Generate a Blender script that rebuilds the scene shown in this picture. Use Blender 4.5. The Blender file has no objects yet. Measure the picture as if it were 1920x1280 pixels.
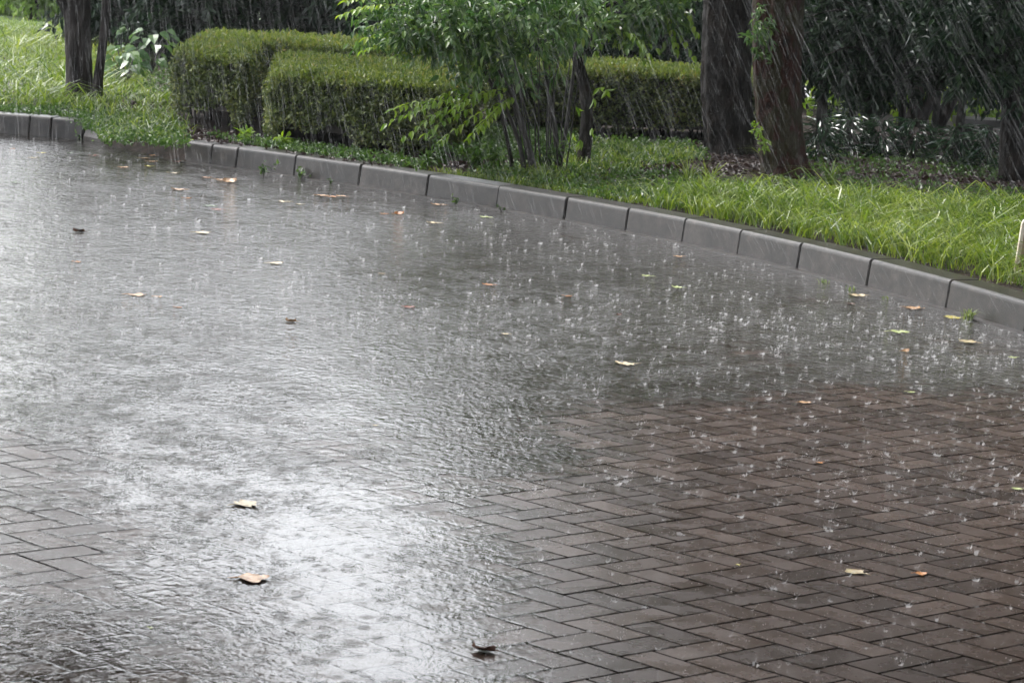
import bpy, math
import numpy as np
from mathutils import Matrix, Vector
R = math.radians
scene = bpy.context.scene
col = scene.collection
rng = np.random.default_rng(7)

# ------------------------------------------------------------------ camera
F, TH, RO, H = 5436.0, 0.1407, 0.0548, 1.564      # focal in px of the 1920 px frame, pitch, roll, eye height
cam_d = bpy.data.cameras.new("camera"); cam = bpy.data.objects.new("camera", cam_d); col.objects.link(cam)
cam_d.sensor_width = 36.0; cam_d.lens = 36.0 * F / 1920.0
cam_d.clip_start = 0.1; cam_d.clip_end = 2000
f_ = Vector((0, math.cos(TH), -math.sin(TH))); r_ = Vector((1, 0, 0)); u_ = r_.cross(f_)
cr, sr = math.cos(RO), math.sin(RO)
rr_ = r_ * cr + u_ * sr; uu_ = u_ * cr - r_ * sr
M = Matrix((rr_, uu_, -f_)).transposed().to_4x4(); M.translation = (0, 0, H)
cam.matrix_world = M
cam_d.dof.use_dof = True; cam_d.dof.focus_distance = 11.5; cam_d.dof.aperture_fstop = 16
scene.camera = cam

# ------------------------------------------------------------------ sky, sun, exposure
SUN_EL, SUN_AZ = R(58), R(-50)
world = bpy.data.worlds.new("World"); scene.world = world; world.use_nodes = True
nt = world.node_tree; nt.nodes.clear()
sk = nt.nodes.new('ShaderNodeTexSky'); sk.sky_type = 'NISHITA'; sk.sun_disc = False
sk.sun_elevation = SUN_EL; sk.sun_rotation = SUN_AZ; sk.air_density = 1.0; sk.dust_density = 4.0; sk.ozone_density = 1.0
hs = nt.nodes.new('ShaderNodeHueSaturation'); hs.inputs['Saturation'].default_value = 0.22
bg = nt.nodes.new('ShaderNodeBackground'); bg.inputs['Strength'].default_value = 0.15
wo = nt.nodes.new('ShaderNodeOutputWorld')
nt.links.new(sk.outputs[0], hs.inputs['Color']); gz = nt.nodes.new('ShaderNodeTexCoord'); sz = nt.nodes.new('ShaderNodeSeparateXYZ'); nt.links.new(gz.outputs['Generated'], sz.inputs[0])
mz = nt.nodes.new('ShaderNodeValToRGB'); mz.color_ramp.elements[0].color = (.30, .30, .30, 1); mz.color_ramp.elements[1].color = (.5, .5, .5, 1)
e_ = mz.color_ramp.elements.new(.22); e_.color = (1, 1, 1, 1); e_ = mz.color_ramp.elements.new(.38); e_.color = (.9, .9, .9, 1)
m3 = nt.nodes.new('ShaderNodeMath'); m3.operation = 'MULTIPLY'; m3.inputs[1].default_value = 1.5; vm = nt.nodes.new('ShaderNodeVectorMath'); vm.operation = 'SCALE'
nt.links.new(hs.outputs[0], vm.inputs[0]); nt.links.new(sz.outputs['Z'], mz.inputs[0]); nt.links.new(mz.outputs[0], m3.inputs[0]); nt.links.new(m3.outputs[0], vm.inputs['Scale']); nt.links.new(vm.outputs[0], bg.inputs[0]); nt.links.new(bg.outputs[0], wo.inputs[0])
sd = bpy.data.lights.new("sun", 'SUN'); sd.energy = 0.6; sd.angle = R(25); sd.color = (1, .97, .92)
so = bpy.data.objects.new("sun", sd); col.objects.link(so)
sdir = Vector((math.sin(SUN_AZ) * math.cos(SUN_EL), math.cos(SUN_AZ) * math.cos(SUN_EL), math.sin(SUN_EL)))
so.rotation_euler = sdir.to_track_quat('Z', 'Y').to_euler(); so.location = (0, 0, 30)
vs = scene.view_settings; vs.view_transform = 'Standard'; vs.look = 'None'; vs.gamma = 1; vs.exposure = 1.88
scene.cycles.max_bounces = 8; scene.cycles.transparent_max_bounces = 24
scene.cycles.diffuse_bounces = 3; scene.cycles.glossy_bounces = 3; scene.cycles.transmission_bounces = 4
scene.cycles.sample_clamp_indirect = 6

# ------------------------------------------------------------------ places: a photo pixel's ray met with the ground or a depth
def ray(px, py):
    a, b = px - 960.0, py - 640.0
    x = a * cr + b * sr; y = -a * sr + b * cr
    c, s = math.cos(TH), math.sin(TH); du = -y / F
    return np.array([x / F, c + s * du, -s + c * du])
def at(px, py, z=0.0):
    d = ray(px, py); t = (z - H) / d[2]
    return np.array([d[0] * t, d[1] * t, z])
def w(px, py, Y):
    d = ray(px, py); t = Y / d[1]
    return np.array([d[0] * t, Y, H + d[2] * t])
def topx(P):
    P = np.atleast_2d(P); c, s = math.cos(TH), math.sin(TH)
    x, y, z = P[:, 0], P[:, 1], P[:, 2] - H
    d = y * c - z * s; u = y * s + z * c; px = F * x / d; py = -F * u / d
    return np.c_[960 + px * cr - py * sr, 640 + px * sr + py * cr]
PH, OX, OY = -.8249, 1.0146, 7.0371    # heading and origin of the herringbone pattern
VZ = 0.125     # height of the planted verge above the paving

# ------------------------------------------------------------------ mesh helpers
def box(mb, x0, y0, z0, x1, y1, z1):
    V = [(x0, y0, z0), (x1, y0, z0), (x1, y1, z0), (x0, y1, z0), (x0, y0, z1), (x1, y0, z1), (x1, y1, z1), (x0, y1, z1)]
    return mb.add(V, [(0, 3, 2, 1), (4, 5, 6, 7), (0, 1, 5, 4), (1, 2, 6, 5), (2, 3, 7, 6), (3, 0, 4, 7)])
class MB:
    def __init__(self): self.V = []; self.Fs = []; self.n = 0
    def add(self, V, Fc):
        V = np.asarray(V, float).reshape(-1, 3); Fc = np.asarray(Fc, int)
        if len(V) == 0 or len(Fc) == 0: return self
        self.V.append(V); self.Fs.append(Fc + self.n); self.n += len(V); return self
    def build(self, name, mat, parent=None, smooth=False, loc=None):
        V = np.concatenate(self.V); 
        if parent is not None: V = V - np.array(parent.location)[None]
        me = bpy.data.meshes.new(name)
        tot = np.concatenate([np.full(len(f), f.shape[1]) for f in self.Fs])
        lo = np.concatenate([f.ravel() for f in self.Fs])
        me.vertices.add(len(V)); me.vertices.foreach_set('co', V.astype(np.float32).ravel())
        me.loops.add(len(lo)); me.loops.foreach_set('vertex_index', lo.astype(np.int32))
        me.polygons.add(len(tot)); st = np.r_[0, np.cumsum(tot)[:-1]]
        me.polygons.foreach_set('loop_start', st.astype(np.int32)); me.polygons.foreach_set('loop_total', tot.astype(np.int32))
        me.update(calc_edges=True)
        me.polygons.foreach_set('use_smooth', np.full(len(tot), bool(smooth)))
        me.materials.append(mat)
        o = bpy.data.objects.new(name, me); col.objects.link(o)
        if parent is not None: o.parent = parent
        return o
def tag(o, label=None, cat=None, group=None, kind=None):
    if label: o['label'] = label
    if cat: o['category'] = cat
    if group: o['group'] = group
    if kind: o['kind'] = kind
    return o
def empty(name, loc, label, cat, group=None):
    o = bpy.data.objects.new(name, None); col.objects.link(o); o.location = [float(v) for v in loc]
    o.empty_display_size = .1
    return tag(o, label, cat, group)
def norm(a): return a / np.maximum(np.linalg.norm(a, axis=-1, keepdims=True), 1e-9)

def leafs(C, D, N, L, Wd, fold=.25, droop=.15):
    """leaf blades: base C, axis D, face normal N; a six point outline folded along the midrib (4 triangles -> 2 quads + ...)"""
    n = len(C); L = np.broadcast_to(L, (n,))[:, None]; Wd = np.broadcast_to(Wd, (n,))[:, None]
    D = norm(D); N = norm(N - (N * D).sum(1, keepdims=True) * D); S = np.cross(D, N)
    b = C; m = C + D * L * .5 + N * 0; t = C + D * L - N * L * droop
    l = C + D * L * .42 + S * Wd * .5 + N * Wd * fold; r = C + D * L * .42 - S * Wd * .5 + N * Wd * fold
    V = np.stack([b, l, t, r], 1).reshape(-1, 3)
    i = np.arange(n)[:, None] * 4
    return V, np.concatenate([i + [0, 1, 2], i + [0, 2, 3]])
def leafs6(C, D, N, L, Wd, fold=.2, droop=.2):
    n = len(C); L = np.broadcast_to(L, (n,))[:, None]; Wd = np.broadcast_to(Wd, (n,))[:, None]
    D = norm(D); N = norm(N - (N * D).sum(1, keepdims=True) * D); S = np.cross(D, N)
    pts = []
    for (a, s, g) in ((0, 0, 0), (.28, .46, 1), (.62, .38, 1), (1, 0, 0), (.62, -.38, 1), (.28, -.46, 1)):
        pts.append(C + D * L * a + S * Wd * s + N * (Wd * fold * g - L * droop * a * a))
    pts.append(C + D * L * .45 - N * L * droop * .2)
    V = np.stack(pts, 1).reshape(-1, 3); i = np.arange(n)[:, None] * 7
    return V, np.concatenate([i + [0, 1, 6], i + [1, 2, 6], i + [2, 3, 6], i + [3, 4, 6], i + [4, 5, 6], i + [5, 0, 6]])
def rdir(n, up=0.0, r=rng):
    v = r.normal(size=(n, 3)); v[:, 2] += up; return norm(v)
def tube(pts, rad, seg=10, rough=0.0, rings=None, r=rng, ridges=0):
    pts = np.asarray(pts, float); rad = np.asarray(rad, float)
    if rings is None: rings = max(len(pts) * 3, 6)
    # smooth resample
    s = np.r_[0, np.cumsum(np.linalg.norm(np.diff(pts, axis=0), axis=1))]
    q = np.linspace(0, s[-1], rings)
    P = np.stack([np.interp(q, s, pts[:, k]) for k in range(3)], 1)
    for _ in range(2):
        if rings > 4: P[1:-1] = (P[:-2] + 2 * P[1:-1] + P[2:]) / 4
    Rr = np.interp(q, s, rad)
    T = norm(np.gradient(P, axis=0)); ref = np.array([0.0, -1.0, 0.001]) if abs(T[0][1]) < .9 else np.array([1.0, 0, 0])
    A = norm(np.cross(T, ref)); B = np.cross(T, A)
    an = np.linspace(0, 2 * math.pi, seg, endpoint=False)
    fac = np.ones((rings, seg))
    if ridges:
        for k in range(5):
            a = r.integers(3, ridges); fac += rough * .5 * np.sin(a * an[None] + r.uniform(0, 6) + q[:, None] * r.uniform(-3, 3))
        fac += r.normal(size=fac.shape) * rough * .35
    elif rough: fac += r.normal(size=fac.shape) * rough
    V = P[:, None] + (A[:, None] * np.cos(an)[None, :, None] + B[:, None] * np.sin(an)[None, :, None]) * (Rr[:, None] * fac)[..., None]
    V = V.reshape(-1, 3); Fc = []
    i = np.arange(rings - 1)[:, None] * seg; j = np.arange(seg)[None]; j2 = (j + 1) % seg
    Fc = np.stack([i + j, i + j2, i + seg + j2, i + seg + j], -1).reshape(-1, 4)
    V = np.r_[V, P[:1], P[-1:]]; k = len(V) - 2
    c1 = np.stack([np.full(seg, k), (j2)[0], j[0]], 1); o = (rings - 1) * seg
    c2 = np.stack([np.full(seg, k + 1), o + j[0], o + j2[0]], 1)
    return V, Fc, np.r_[c1, c2]
def add_tube(mb, *a, **k):
    V, Fq, Ft = tube(*a, **k); n0 = mb.n; mb.add(V, Fq); mb.Fs.append(Ft + n0); return mb

# ------------------------------------------------------------------ materials
def newmat(name):
    m = bpy.data.materials.new(name); m.use_nodes = True; n = m.node_tree; n.nodes.clear(); return m, n
def N_(n, t, **k):
    x = n.nodes.new(t)
    for a, b in k.items(): setattr(x, a, b)
    return x
def ramp(n, cols):
    r = n.nodes.new('ShaderNodeValToRGB'); e = r.color_ramp.elements
    while len(e) > 1: e.remove(e[-1])
    e[0].position = cols[0][0]; e[0].color = (*cols[0][1], 1)
    for p, c in cols[1:]:
        q = e.new(p); q.color = (*c, 1)
    return r
def noise(n, scale, detail=3, vec=None, rough=.55):
    x = N_(n, 'ShaderNodeTexNoise'); x.inputs['Scale'].default_value = scale; x.inputs['Detail'].default_value = detail
    x.inputs['Roughness'].default_value = rough
    if vec is not None: n.links.new(vec, x.inputs['Vector'])
    return x
def math_(n, op, a, b=None, c=None, clamp=False):
    x = N_(n, 'ShaderNodeMath', operation=op, use_clamp=clamp)
    for i, v in enumerate((a, b, c)):
        if v is None: continue
        if isinstance(v, (int, float)): x.inputs[i].default_value = v
        else: n.links.new(v, x.inputs[i])
    return x.outputs[0]
def grains(m, scale, amt):
    n = m.node_tree; p = [x for x in n.nodes if x.type == 'BSDF_PRINCIPLED'][0]; l = p.inputs['Base Color'].links[0]; src = l.from_socket
    g = N_(n, 'ShaderNodeNewGeometry'); v = noise(n, scale, 3, g.outputs['Position'], .8)
    mr = N_(n, 'ShaderNodeMapRange'); mr.inputs['From Min'].default_value = .35; mr.inputs['From Max'].default_value = .65; mr.inputs['To Min'].default_value = 1 - amt; mr.inputs['To Max'].default_value = 1 + amt
    n.links.new(v.outputs[0], mr.inputs[0]); h = N_(n, 'ShaderNodeHueSaturation'); n.links.new(src, h.inputs['Color']); n.links.new(mr.outputs[0], h.inputs['Value']); n.links.new(h.outputs[0], p.inputs['Base Color'])
def leaf_mat(name, cols, rough=.35, trans=.3, patch=1.5, spec=.5):
    m, n = newmat(name)
    g = N_(n, 'ShaderNodeNewGeometry'); tc = N_(n, 'ShaderNodeNewGeometry')
    nz = noise(n, patch, 2, tc.outputs['Position'])
    v = math_(n, 'ADD', math_(n, 'MULTIPLY', g.outputs['Random Per Island'], .62), math_(n, 'MULTIPLY', nz.outputs[0], .75)); v = math_(n, 'SUBTRACT', v, .18, clamp=True)
    r = ramp(n, cols); n.links.new(v, r.inputs[0])
    p = N_(n, 'ShaderNodeBsdfPrincipled'); p.inputs['Roughness'].default_value = rough; p.inputs['Specular IOR Level'].default_value = spec
    n.links.new(r.outputs[0], p.inputs['Base Color'])
    t = N_(n, 'ShaderNodeBsdfTranslucent'); hsv = N_(n, 'ShaderNodeHueSaturation'); hsv.inputs['Saturation'].default_value = 1.15; hsv.inputs['Value'].default_value = 1.3
    n.links.new(r.outputs[0], hsv.inputs['Color']); n.links.new(hsv.outputs[0], t.inputs[0])
    mx = N_(n, 'ShaderNodeMixShader'); mx.inputs[0].default_value = trans
    n.links.new(p.outputs[0], mx.inputs[1]); n.links.new(t.outputs[0], mx.inputs[2])
    o = N_(n, 'ShaderNodeOutputMaterial'); n.links.new(mx.outputs[0], o.inputs[0]); return m
def solid_mat(name, cols, scale=8, rough=.5, bump=.3, bscale=40, detail=6, stretch=(1, 1, 1), spec=.5, bdist=.01, per_obj=0.0):
    m, n = newmat(name)
    g = N_(n, 'ShaderNodeNewGeometry'); mp = N_(n, 'ShaderNodeMapping'); mp.inputs['Scale'].default_value = stretch
    n.links.new(g.outputs['Position'], mp.inputs[0])
    nz = noise(n, scale, detail, mp.outputs[0]); r = ramp(n, cols)
    fac = nz.outputs[0]
    if per_obj:
        oi = N_(n, 'ShaderNodeObjectInfo'); fac = math_(n, 'ADD', fac, math_(n, 'MULTIPLY', math_(n, 'SUBTRACT', oi.outputs['Random'], .5), per_obj))
    n.links.new(fac, r.inputs[0])
    p = N_(n, 'ShaderNodeBsdfPrincipled'); p.inputs['Roughness'].default_value = rough; p.inputs['Specular IOR Level'].default_value = spec
    n.links.new(r.outputs[0], p.inputs['Base Color'])
    if bump:
        b = N_(n, 'ShaderNodeBump'); b.inputs['Strength'].default_value = bump; b.inputs['Distance'].default_value = bdist
        nb = noise(n, bscale, 5, mp.outputs[0]); n.links.new(nb.outputs[0], b.inputs['Height']); n.links.new(b.outputs[0], p.inputs['Normal'])
    o = N_(n, 'ShaderNodeOutputMaterial'); n.links.new(p.outputs[0], o.inputs[0]); return m

# wet brick paver
m_brick, n = newmat('wet_paver')
g = N_(n, 'ShaderNodeNewGeometry')
r1 = ramp(n, [(0, (.017, .0115, .0095)), (.35, (.040, .027, .022)), (.7, (.070, .049, .040)), (1, (.14, .112, .095))])
sp = noise(n, 190, 3, g.outputs['Position'], .75); bl = noise(n, 9, 3, g.outputs['Position'])
v = math_(n, 'ADD', math_(n, 'MULTIPLY', g.outputs['Random Per Island'], .42), math_(n, 'MULTIPLY', sp.outputs[0], 1.5))
v = math_(n, 'ADD', v, math_(n, 'MULTIPLY', bl.outputs[0], .45)); v = math_(n, 'SUBTRACT', v, .76, clamp=True)
n.links.new(v, r1.inputs[0])
p = N_(n, 'ShaderNodeBsdfPrincipled'); p.inputs['IOR'].default_value = 1.33
rr = math_(n, 'ADD', math_(n, 'MULTIPLY', bl.outputs[0], .5), .02); n.links.new(rr, p.inputs['Roughness'])
n.links.new(r1.outputs[0], p.inputs['Base Color'])
b = N_(n, 'ShaderNodeBump'); b.inputs['Strength'].default_value = .35; b.inputs['Distance'].default_value = .001
n.links.new(sp.outputs[0], b.inputs['Height']); n.links.new(b.outputs[0], p.inputs['Normal'])
o = N_(n, 'ShaderNodeOutputMaterial'); n.links.new(p.outputs[0], o.inputs[0])

# rippled rain water: clear film, Fresnel reflection
m_water, n = newmat('rain_water')
g = N_(n, 'ShaderNodeNewGeometry'); pos = g.outputs['Position']
flow = N_(n, 'ShaderNodeMapping'); flow.inputs['Rotation'].default_value = (0, 0, .25); flow.inputs['Scale'].default_value = (1.3, .75, 1)
n.links.new(pos, flow.inputs[0])
n1 = noise(n, 34, 3, flow.outputs[0], .6); n2 = noise(n, 110, 2, pos, .6)
sx = N_(n, 'ShaderNodeSeparateXYZ'); n.links.new(pos, sx.inputs[0])
dx_ = math_(n, 'SUBTRACT', sx.outputs['X'], OX); dy_ = math_(n, 'SUBTRACT', sx.outputs['Y'], OY); cP, sP = math.cos(PH), math.sin(PH)
uu = math_(n, 'MULTIPLY', math_(n, 'ADD', math_(n, 'MULTIPLY', dx_, cP), math_(n, 'MULTIPLY', dy_, sP)), 10)
vv = math_(n, 'MULTIPLY', math_(n, 'ADD', math_(n, 'MULTIPLY', dx_, -sP), math_(n, 'MULTIPLY', dy_, cP)), 10)
iu, iv = math_(n, 'FLOOR', uu), math_(n, 'FLOOR', vv); fu, fv = math_(n, 'SUBTRACT', uu, iu), math_(n, 'SUBTRACT', vv, iv)
kk = math_(n, 'FLOORED_MODULO', math_(n, 'SUBTRACT', iu, iv), 4)
is_ = [math_(n, 'COMPARE', kk, float(q), .1) for q in range(4)]
gu, gv = math_(n, 'SUBTRACT', 1, fu), math_(n, 'SUBTRACT', 1, fv)
eu = math_(n, 'MINIMUM', math_(n, 'ADD', fu, is_[1]), math_(n, 'ADD', gu, is_[0])); ev = math_(n, 'MINIMUM', math_(n, 'ADD', fv, is_[2]), math_(n, 'ADD', gv, is_[3]))
edge = math_(n, 'MINIMUM', eu, ev)                                   # distance to the nearest paver edge, in decimetres
idu = math_(n, 'SUBTRACT', iu, is_[1]); idv = math_(n, 'SUBTRACT', iv, is_[2]); cid = N_(n, 'ShaderNodeCombineXYZ'); n.links.new(idu, cid.inputs[0]); n.links.new(idv, cid.inputs[1])
wn = N_(n, 'ShaderNodeTexWhiteNoise', noise_dimensions='2D'); n.links.new(cid.outputs[0], wn.inputs['Vector'])
joint = math_(n, 'SUBTRACT', 1, math_(n, 'MULTIPLY', edge, 9), clamp=True)
def rings(scale, freq, decay, rad):
    v = N_(n, 'ShaderNodeTexVoronoi', feature='F1'); v.inputs['Scale'].default_value = scale; v.inputs['Randomness'].default_value = 1
    n.links.new(pos, v.inputs['Vector'])
    d = math_(n, 'DIVIDE', v.outputs['Distance'], scale)
    s = math_(n, 'SINE', math_(n, 'MULTIPLY', d, freq))
    e = math_(n, 'MAXIMUM', math_(n, 'SUBTRACT', 1, math_(n, 'DIVIDE', d, rad)), 0)
    return math_(n, 'MULTIPLY', s, e)
h = math_(n, 'MULTIPLY', n1.outputs[0], 1.0)
h = math_(n, 'ADD', h, math_(n, 'MULTIPLY', n2.outputs[0], .22))
h = math_(n, 'ADD', h, math_(n, 'MULTIPLY', rings(9, 420, 1, .055), .30))
h = math_(n, 'ADD', h, math_(n, 'MULTIPLY', rings(17, 700, 1, .03), .2))
zone = noise(n, 1.1, 2, pos)
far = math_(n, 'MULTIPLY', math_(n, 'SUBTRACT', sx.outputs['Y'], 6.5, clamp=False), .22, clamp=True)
amp = math_(n, 'ADD', math_(n, 'MULTIPLY', math_(n, 'SUBTRACT', zone.outputs[0], .35, clamp=True), 1.2), math_(n, 'ADD', math_(n, 'MULTIPLY', far, .45), .28))
h = math_(n, 'MULTIPLY', math_(n, 'SUBTRACT', h, .61), amp)
n0 = noise(n, 13, 3, flow.outputs[0], .6)
h = math_(n, 'ADD', h, math_(n, 'MULTIPLY', math_(n, 'SUBTRACT', n0.outputs[0], .5), math_(n, 'ADD', math_(n, 'MULTIPLY', far, .9), .3)))
n5 = noise(n, 34, 2, flow.outputs[0], .5); h = math_(n, 'ADD', h, math_(n, 'MULTIPLY', math_(n, 'SUBTRACT', n5.outputs[0], .5), math_(n, 'ADD', math_(n, 'MULTIPLY', far, 1.1), .2)))
b = N_(n, 'ShaderNodeBump'); b.inputs['Strength'].default_value = 1.0; b.inputs['Distance'].default_value = .0030
n.links.new(h, b.inputs['Height'])
mp6 = N_(n, 'ShaderNodeMapping'); mp6.inputs['Scale'].default_value = (1, .3, 1); n.links.new(pos, mp6.inputs[0])
n6 = noise(n, 62, 2, mp6.outputs[0], .5); h = math_(n, 'ADD', h, math_(n, 'MULTIPLY', math_(n, 'SUBTRACT', n6.outputs[0], .5), math_(n, 'ADD', math_(n, 'MULTIPLY', far, .75), .08)))
n7 = noise(n, 24, 3, mp6.outputs[0], .6); h = math_(n, 'ADD', h, math_(n, 'MULTIPLY', math_(n, 'SUBTRACT', n7.outputs[0], .5), math_(n, 'MULTIPLY', far, 1.5)))
calm = noise(n, 3.2, 3, pos); cm = math_(n, 'ADD', math_(n, 'MULTIPLY', math_(n, 'SUBTRACT', calm.outputs[0], .40, clamp=True), 2.2), .68)
nearm = math_(n, 'SUBTRACT', 1, math_(n, 'MULTIPLY', far, 1.25), clamp=True)
h = math_(n, 'MULTIPLY', h, cm); h = math_(n, 'SUBTRACT', h, math_(n, 'MULTIPLY', math_(n, 'MULTIPLY', joint, joint), math_(n, 'MULTIPLY', nearm, .09)))
n.links.new(h, b.inputs['Height'])
fr = N_(n, 'ShaderNodeFresnel'); fr.inputs['IOR'].default_value = 1.38; n.links.new(b.outputs[0], fr.inputs['Normal'])
gl = N_(n, 'ShaderNodeBsdfGlossy'); gl.inputs['Roughness'].default_value = .06; n.links.new(b.outputs[0], gl.inputs['Normal'])
tr = N_(n, 'ShaderNodeBsdfTransparent'); tr.inputs[0].default_value = (.93, .93, .91, 1)
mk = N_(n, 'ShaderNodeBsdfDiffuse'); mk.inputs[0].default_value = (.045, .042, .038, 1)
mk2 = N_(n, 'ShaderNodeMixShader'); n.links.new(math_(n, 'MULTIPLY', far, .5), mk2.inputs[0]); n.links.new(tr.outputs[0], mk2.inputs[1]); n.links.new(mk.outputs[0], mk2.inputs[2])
mx = N_(n, 'ShaderNodeMixShader'); n.links.new(fr.outputs[0], mx.inputs[0]); n.links.new(mk2.outputs[0], mx.inputs[1]); n.links.new(gl.outputs[0], mx.inputs[2])
at_ = N_(n, 'ShaderNodeAttribute'); at_.attribute_name = 'film'           # water depth over the paving, millimetres
fn = noise(n, 26, 4, pos, .65); fn2 = noise(n, 5, 3, pos)
fm = math_(n, 'ADD', at_.outputs['Fac'], math_(n, 'MULTIPLY', math_(n, 'SUBTRACT', fn.outputs[0], .5), 3.4)); fm = math_(n, 'ADD', fm, math_(n, 'MULTIPLY', math_(n, 'SUBTRACT', fn2.outputs[0], .5), 2.0))
fm = math_(n, 'ADD', fm, math_(n, 'MULTIPLY', math_(n, 'SUBTRACT', wn.outputs['Value'], .5), .8)); fm = math_(n, 'ADD', fm, math_(n, 'MULTIPLY', math_(n, 'MULTIPLY', joint, .8), math_(n, 'ADD', at_.outputs['Fac'], 2.2, clamp=True)))
fm = math_(n, 'MULTIPLY', math_(n, 'ADD', fm, .3), .9, clamp=True)
tr0 = N_(n, 'ShaderNodeBsdfTransparent'); out = N_(n, 'ShaderNodeMixShader'); n.links.new(fm, out.inputs[0]); n.links.new(tr0.outputs[0], out.inputs[1]); n.links.new(mx.outputs[0], out.inputs[2])
o = N_(n, 'ShaderNodeOutputMaterial'); n.links.new(out.outputs[0], o.inputs[0])

def drop_mat(name, op, c=.85):
    m, n = newmat(name)
    p = N_(n, 'ShaderNodeBsdfPrincipled'); p.inputs['Base Color'].default_value = (c, c, c * 1.01, 1); p.inputs['Roughness'].default_value = .25
    tl = N_(n, 'ShaderNodeBsdfTranslucent'); tl.inputs[0].default_value = (c, c, c, 1)
    m0 = N_(n, 'ShaderNodeMixShader'); m0.inputs[0].default_value = .4; n.links.new(p.outputs[0], m0.inputs[1]); n.links.new(tl.outputs[0], m0.inputs[2])
    t = N_(n, 'ShaderNodeBsdfTransparent'); mx = N_(n, 'ShaderNodeMixShader'); mx.inputs[0].default_value = op
    n.links.new(t.outputs[0], mx.inputs[1]); n.links.new(m0.outputs[0], mx.inputs[2])
    o = N_(n, 'ShaderNodeOutputMaterial'); n.links.new(mx.outputs[0], o.inputs[0]); return m
m_rain = drop_mat('rain_drop', .21, .8); m_splash = drop_mat('splash_water', .40, .75)

m_bed = solid_mat('joint_sand', [(0, (.008, .007, .005)), (1, (.02, .018, .013))], 30, .9, spec=.1)
m_kerb = solid_mat('wet_concrete', [(.25, (.004, .003, .0025)), (.42, (.011, .0085, .0075)), (.60, (.019, .0155, .0135)), (.8, (.038, .032, .028))], 14, .34, .45, 220, 8, bdist=.002, per_obj=.16)
grains(m_kerb, 130, .45); grains(m_kerb, 9, .7)
m_kerbd = solid_mat('dark_stone', [(.3, (.02, .018, .016)), (.7, (.07, .06, .055))], 20, .35, .6, 90)
m_soil = solid_mat('wet_soil', [(.3, (.008, .006, .005)), (.5, (.022, .015, .012)), (.7, (.045, .032, .026))], 14, .8, .8, 50, spec=.15)
m_far = solid_mat('far_ground', [(.3, (.03, .06, .018)), (.7, (.07, .12, .03))], 1.2, .7, .4, 20)
m_path = solid_mat('path_concrete', [(.3, (.25, .24, .24)), (.7, (.36, .35, .35))], 5, .3, .2, 60)
m_bark = solid_mat('wet_bark', [(.3, (.003, .0025, .002)), (.5, (.008, .0062, .005)), (.7, (.022, .016, .012))], 16, .6, 1, 30, stretch=(1, 1, .4), bdist=.03, spec=.2)
m_bark2 = solid_mat('mossy_red_bark', [(.3, (.004, .003, .002)), (.45, (.036, .011, .007)), (.53, (.022, .019, .008)), (.72, (.05, .042, .02))], 12, .6, 1, 26, stretch=(1, 1, .55), bdist=.03, spec=.2)
m_bark3 = solid_mat('grey_bark', [(.3, (.005, .004, .004)), (.5, (.014, .011, .010)), (.7, (.036, .030, .027))], 14, .6, 1, 24, stretch=(1, 1, .4), bdist=.03, spec=.2)
m_stem = solid_mat('stem_bark', [(.3, (.005, .004, .004)), (.7, (.022, .018, .014))], 30, .45, .5, 80)
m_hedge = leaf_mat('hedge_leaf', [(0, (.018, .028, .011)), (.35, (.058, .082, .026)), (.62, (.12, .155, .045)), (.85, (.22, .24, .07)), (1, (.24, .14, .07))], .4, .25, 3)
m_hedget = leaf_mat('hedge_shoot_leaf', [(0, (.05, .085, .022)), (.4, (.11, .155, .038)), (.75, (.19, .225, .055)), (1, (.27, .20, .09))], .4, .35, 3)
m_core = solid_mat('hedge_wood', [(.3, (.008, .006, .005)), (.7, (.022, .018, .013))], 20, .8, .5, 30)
m_grass = leaf_mat('grass_blade', [(0, (.030, .065, .014)), (.35, (.09, .15, .027)), (.7, (.20, .26, .052)), (1, (.34, .38, .10))], .3, .4, 2.2)
m_weed = leaf_mat('weed_leaf', [(0, (.02, .045, .012)), (.5, (.05, .10, .022)), (1, (.12, .19, .045))], .3, .35, 3)
m_bright = leaf_mat('young_leaf', [(0, (.10, .19, .03)), (.5, (.19, .30, .045)), (1, (.32, .40, .07))], .3, .4, 4)
m_shrub = leaf_mat('shrub_leaf', [(0, (.018, .055, .018)), (.45, (.065, .135, .038)), (.8, (.15, .24, .065)), (1, (.26, .33, .09))], .28, .3, 2.5)
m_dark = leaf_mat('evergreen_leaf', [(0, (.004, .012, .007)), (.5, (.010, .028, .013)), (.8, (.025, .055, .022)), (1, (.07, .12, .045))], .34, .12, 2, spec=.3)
m_sasa = leaf_mat('bamboo_leaf', [(0, (.010, .028, .014)), (.5, (.025, .055, .028)), (1, (.06, .10, .05))], .14, .15, 2, spec=.8)
m_crown = leaf_mat('tree_leaf', [(0, (.02, .045, .012)), (.6, (.05, .09, .02)), (1, (.09, .14, .03))], .4, .25, .6)
m_broad = leaf_mat('broad_leaf', [(0, (.04, .09, .035)), (.5, (.08, .15, .05)), (1, (.15, .24, .08))], .16, .25, 3)
m_litter = leaf_mat('leaf_litter', [(0, (.012, .006, .005)), (.45, (.030, .014, .011)), (.85, (.045, .023, .017)), (1, (.12, .08, .055))], .5, .1, 4)
m_farleaf = leaf_mat('far_leaf', [(0, (.07, .13, .03)), (.5, (.15, .24, .05)), (1, (.26, .36, .10))], .4, .4, 1)

# ------------------------------------------------------------------ kerb line
KP = [(345, 304), (394, 308), (441, 315), (550, 341), (671, 350), (798, 368), (930, 390), (1058, 409), (1172, 430), (1278, 452), (1382, 484), (1494, 514), (1624, 542), (1773, 577), (1920, 622)]
KB = np.array([at(*q)[:2] for q in KP])
cf = np.polyfit(KB[:, 1], KB[:, 0], 3)
ys = [KB[0, 1], KB[1, 1], KB[2, 1]]
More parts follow.
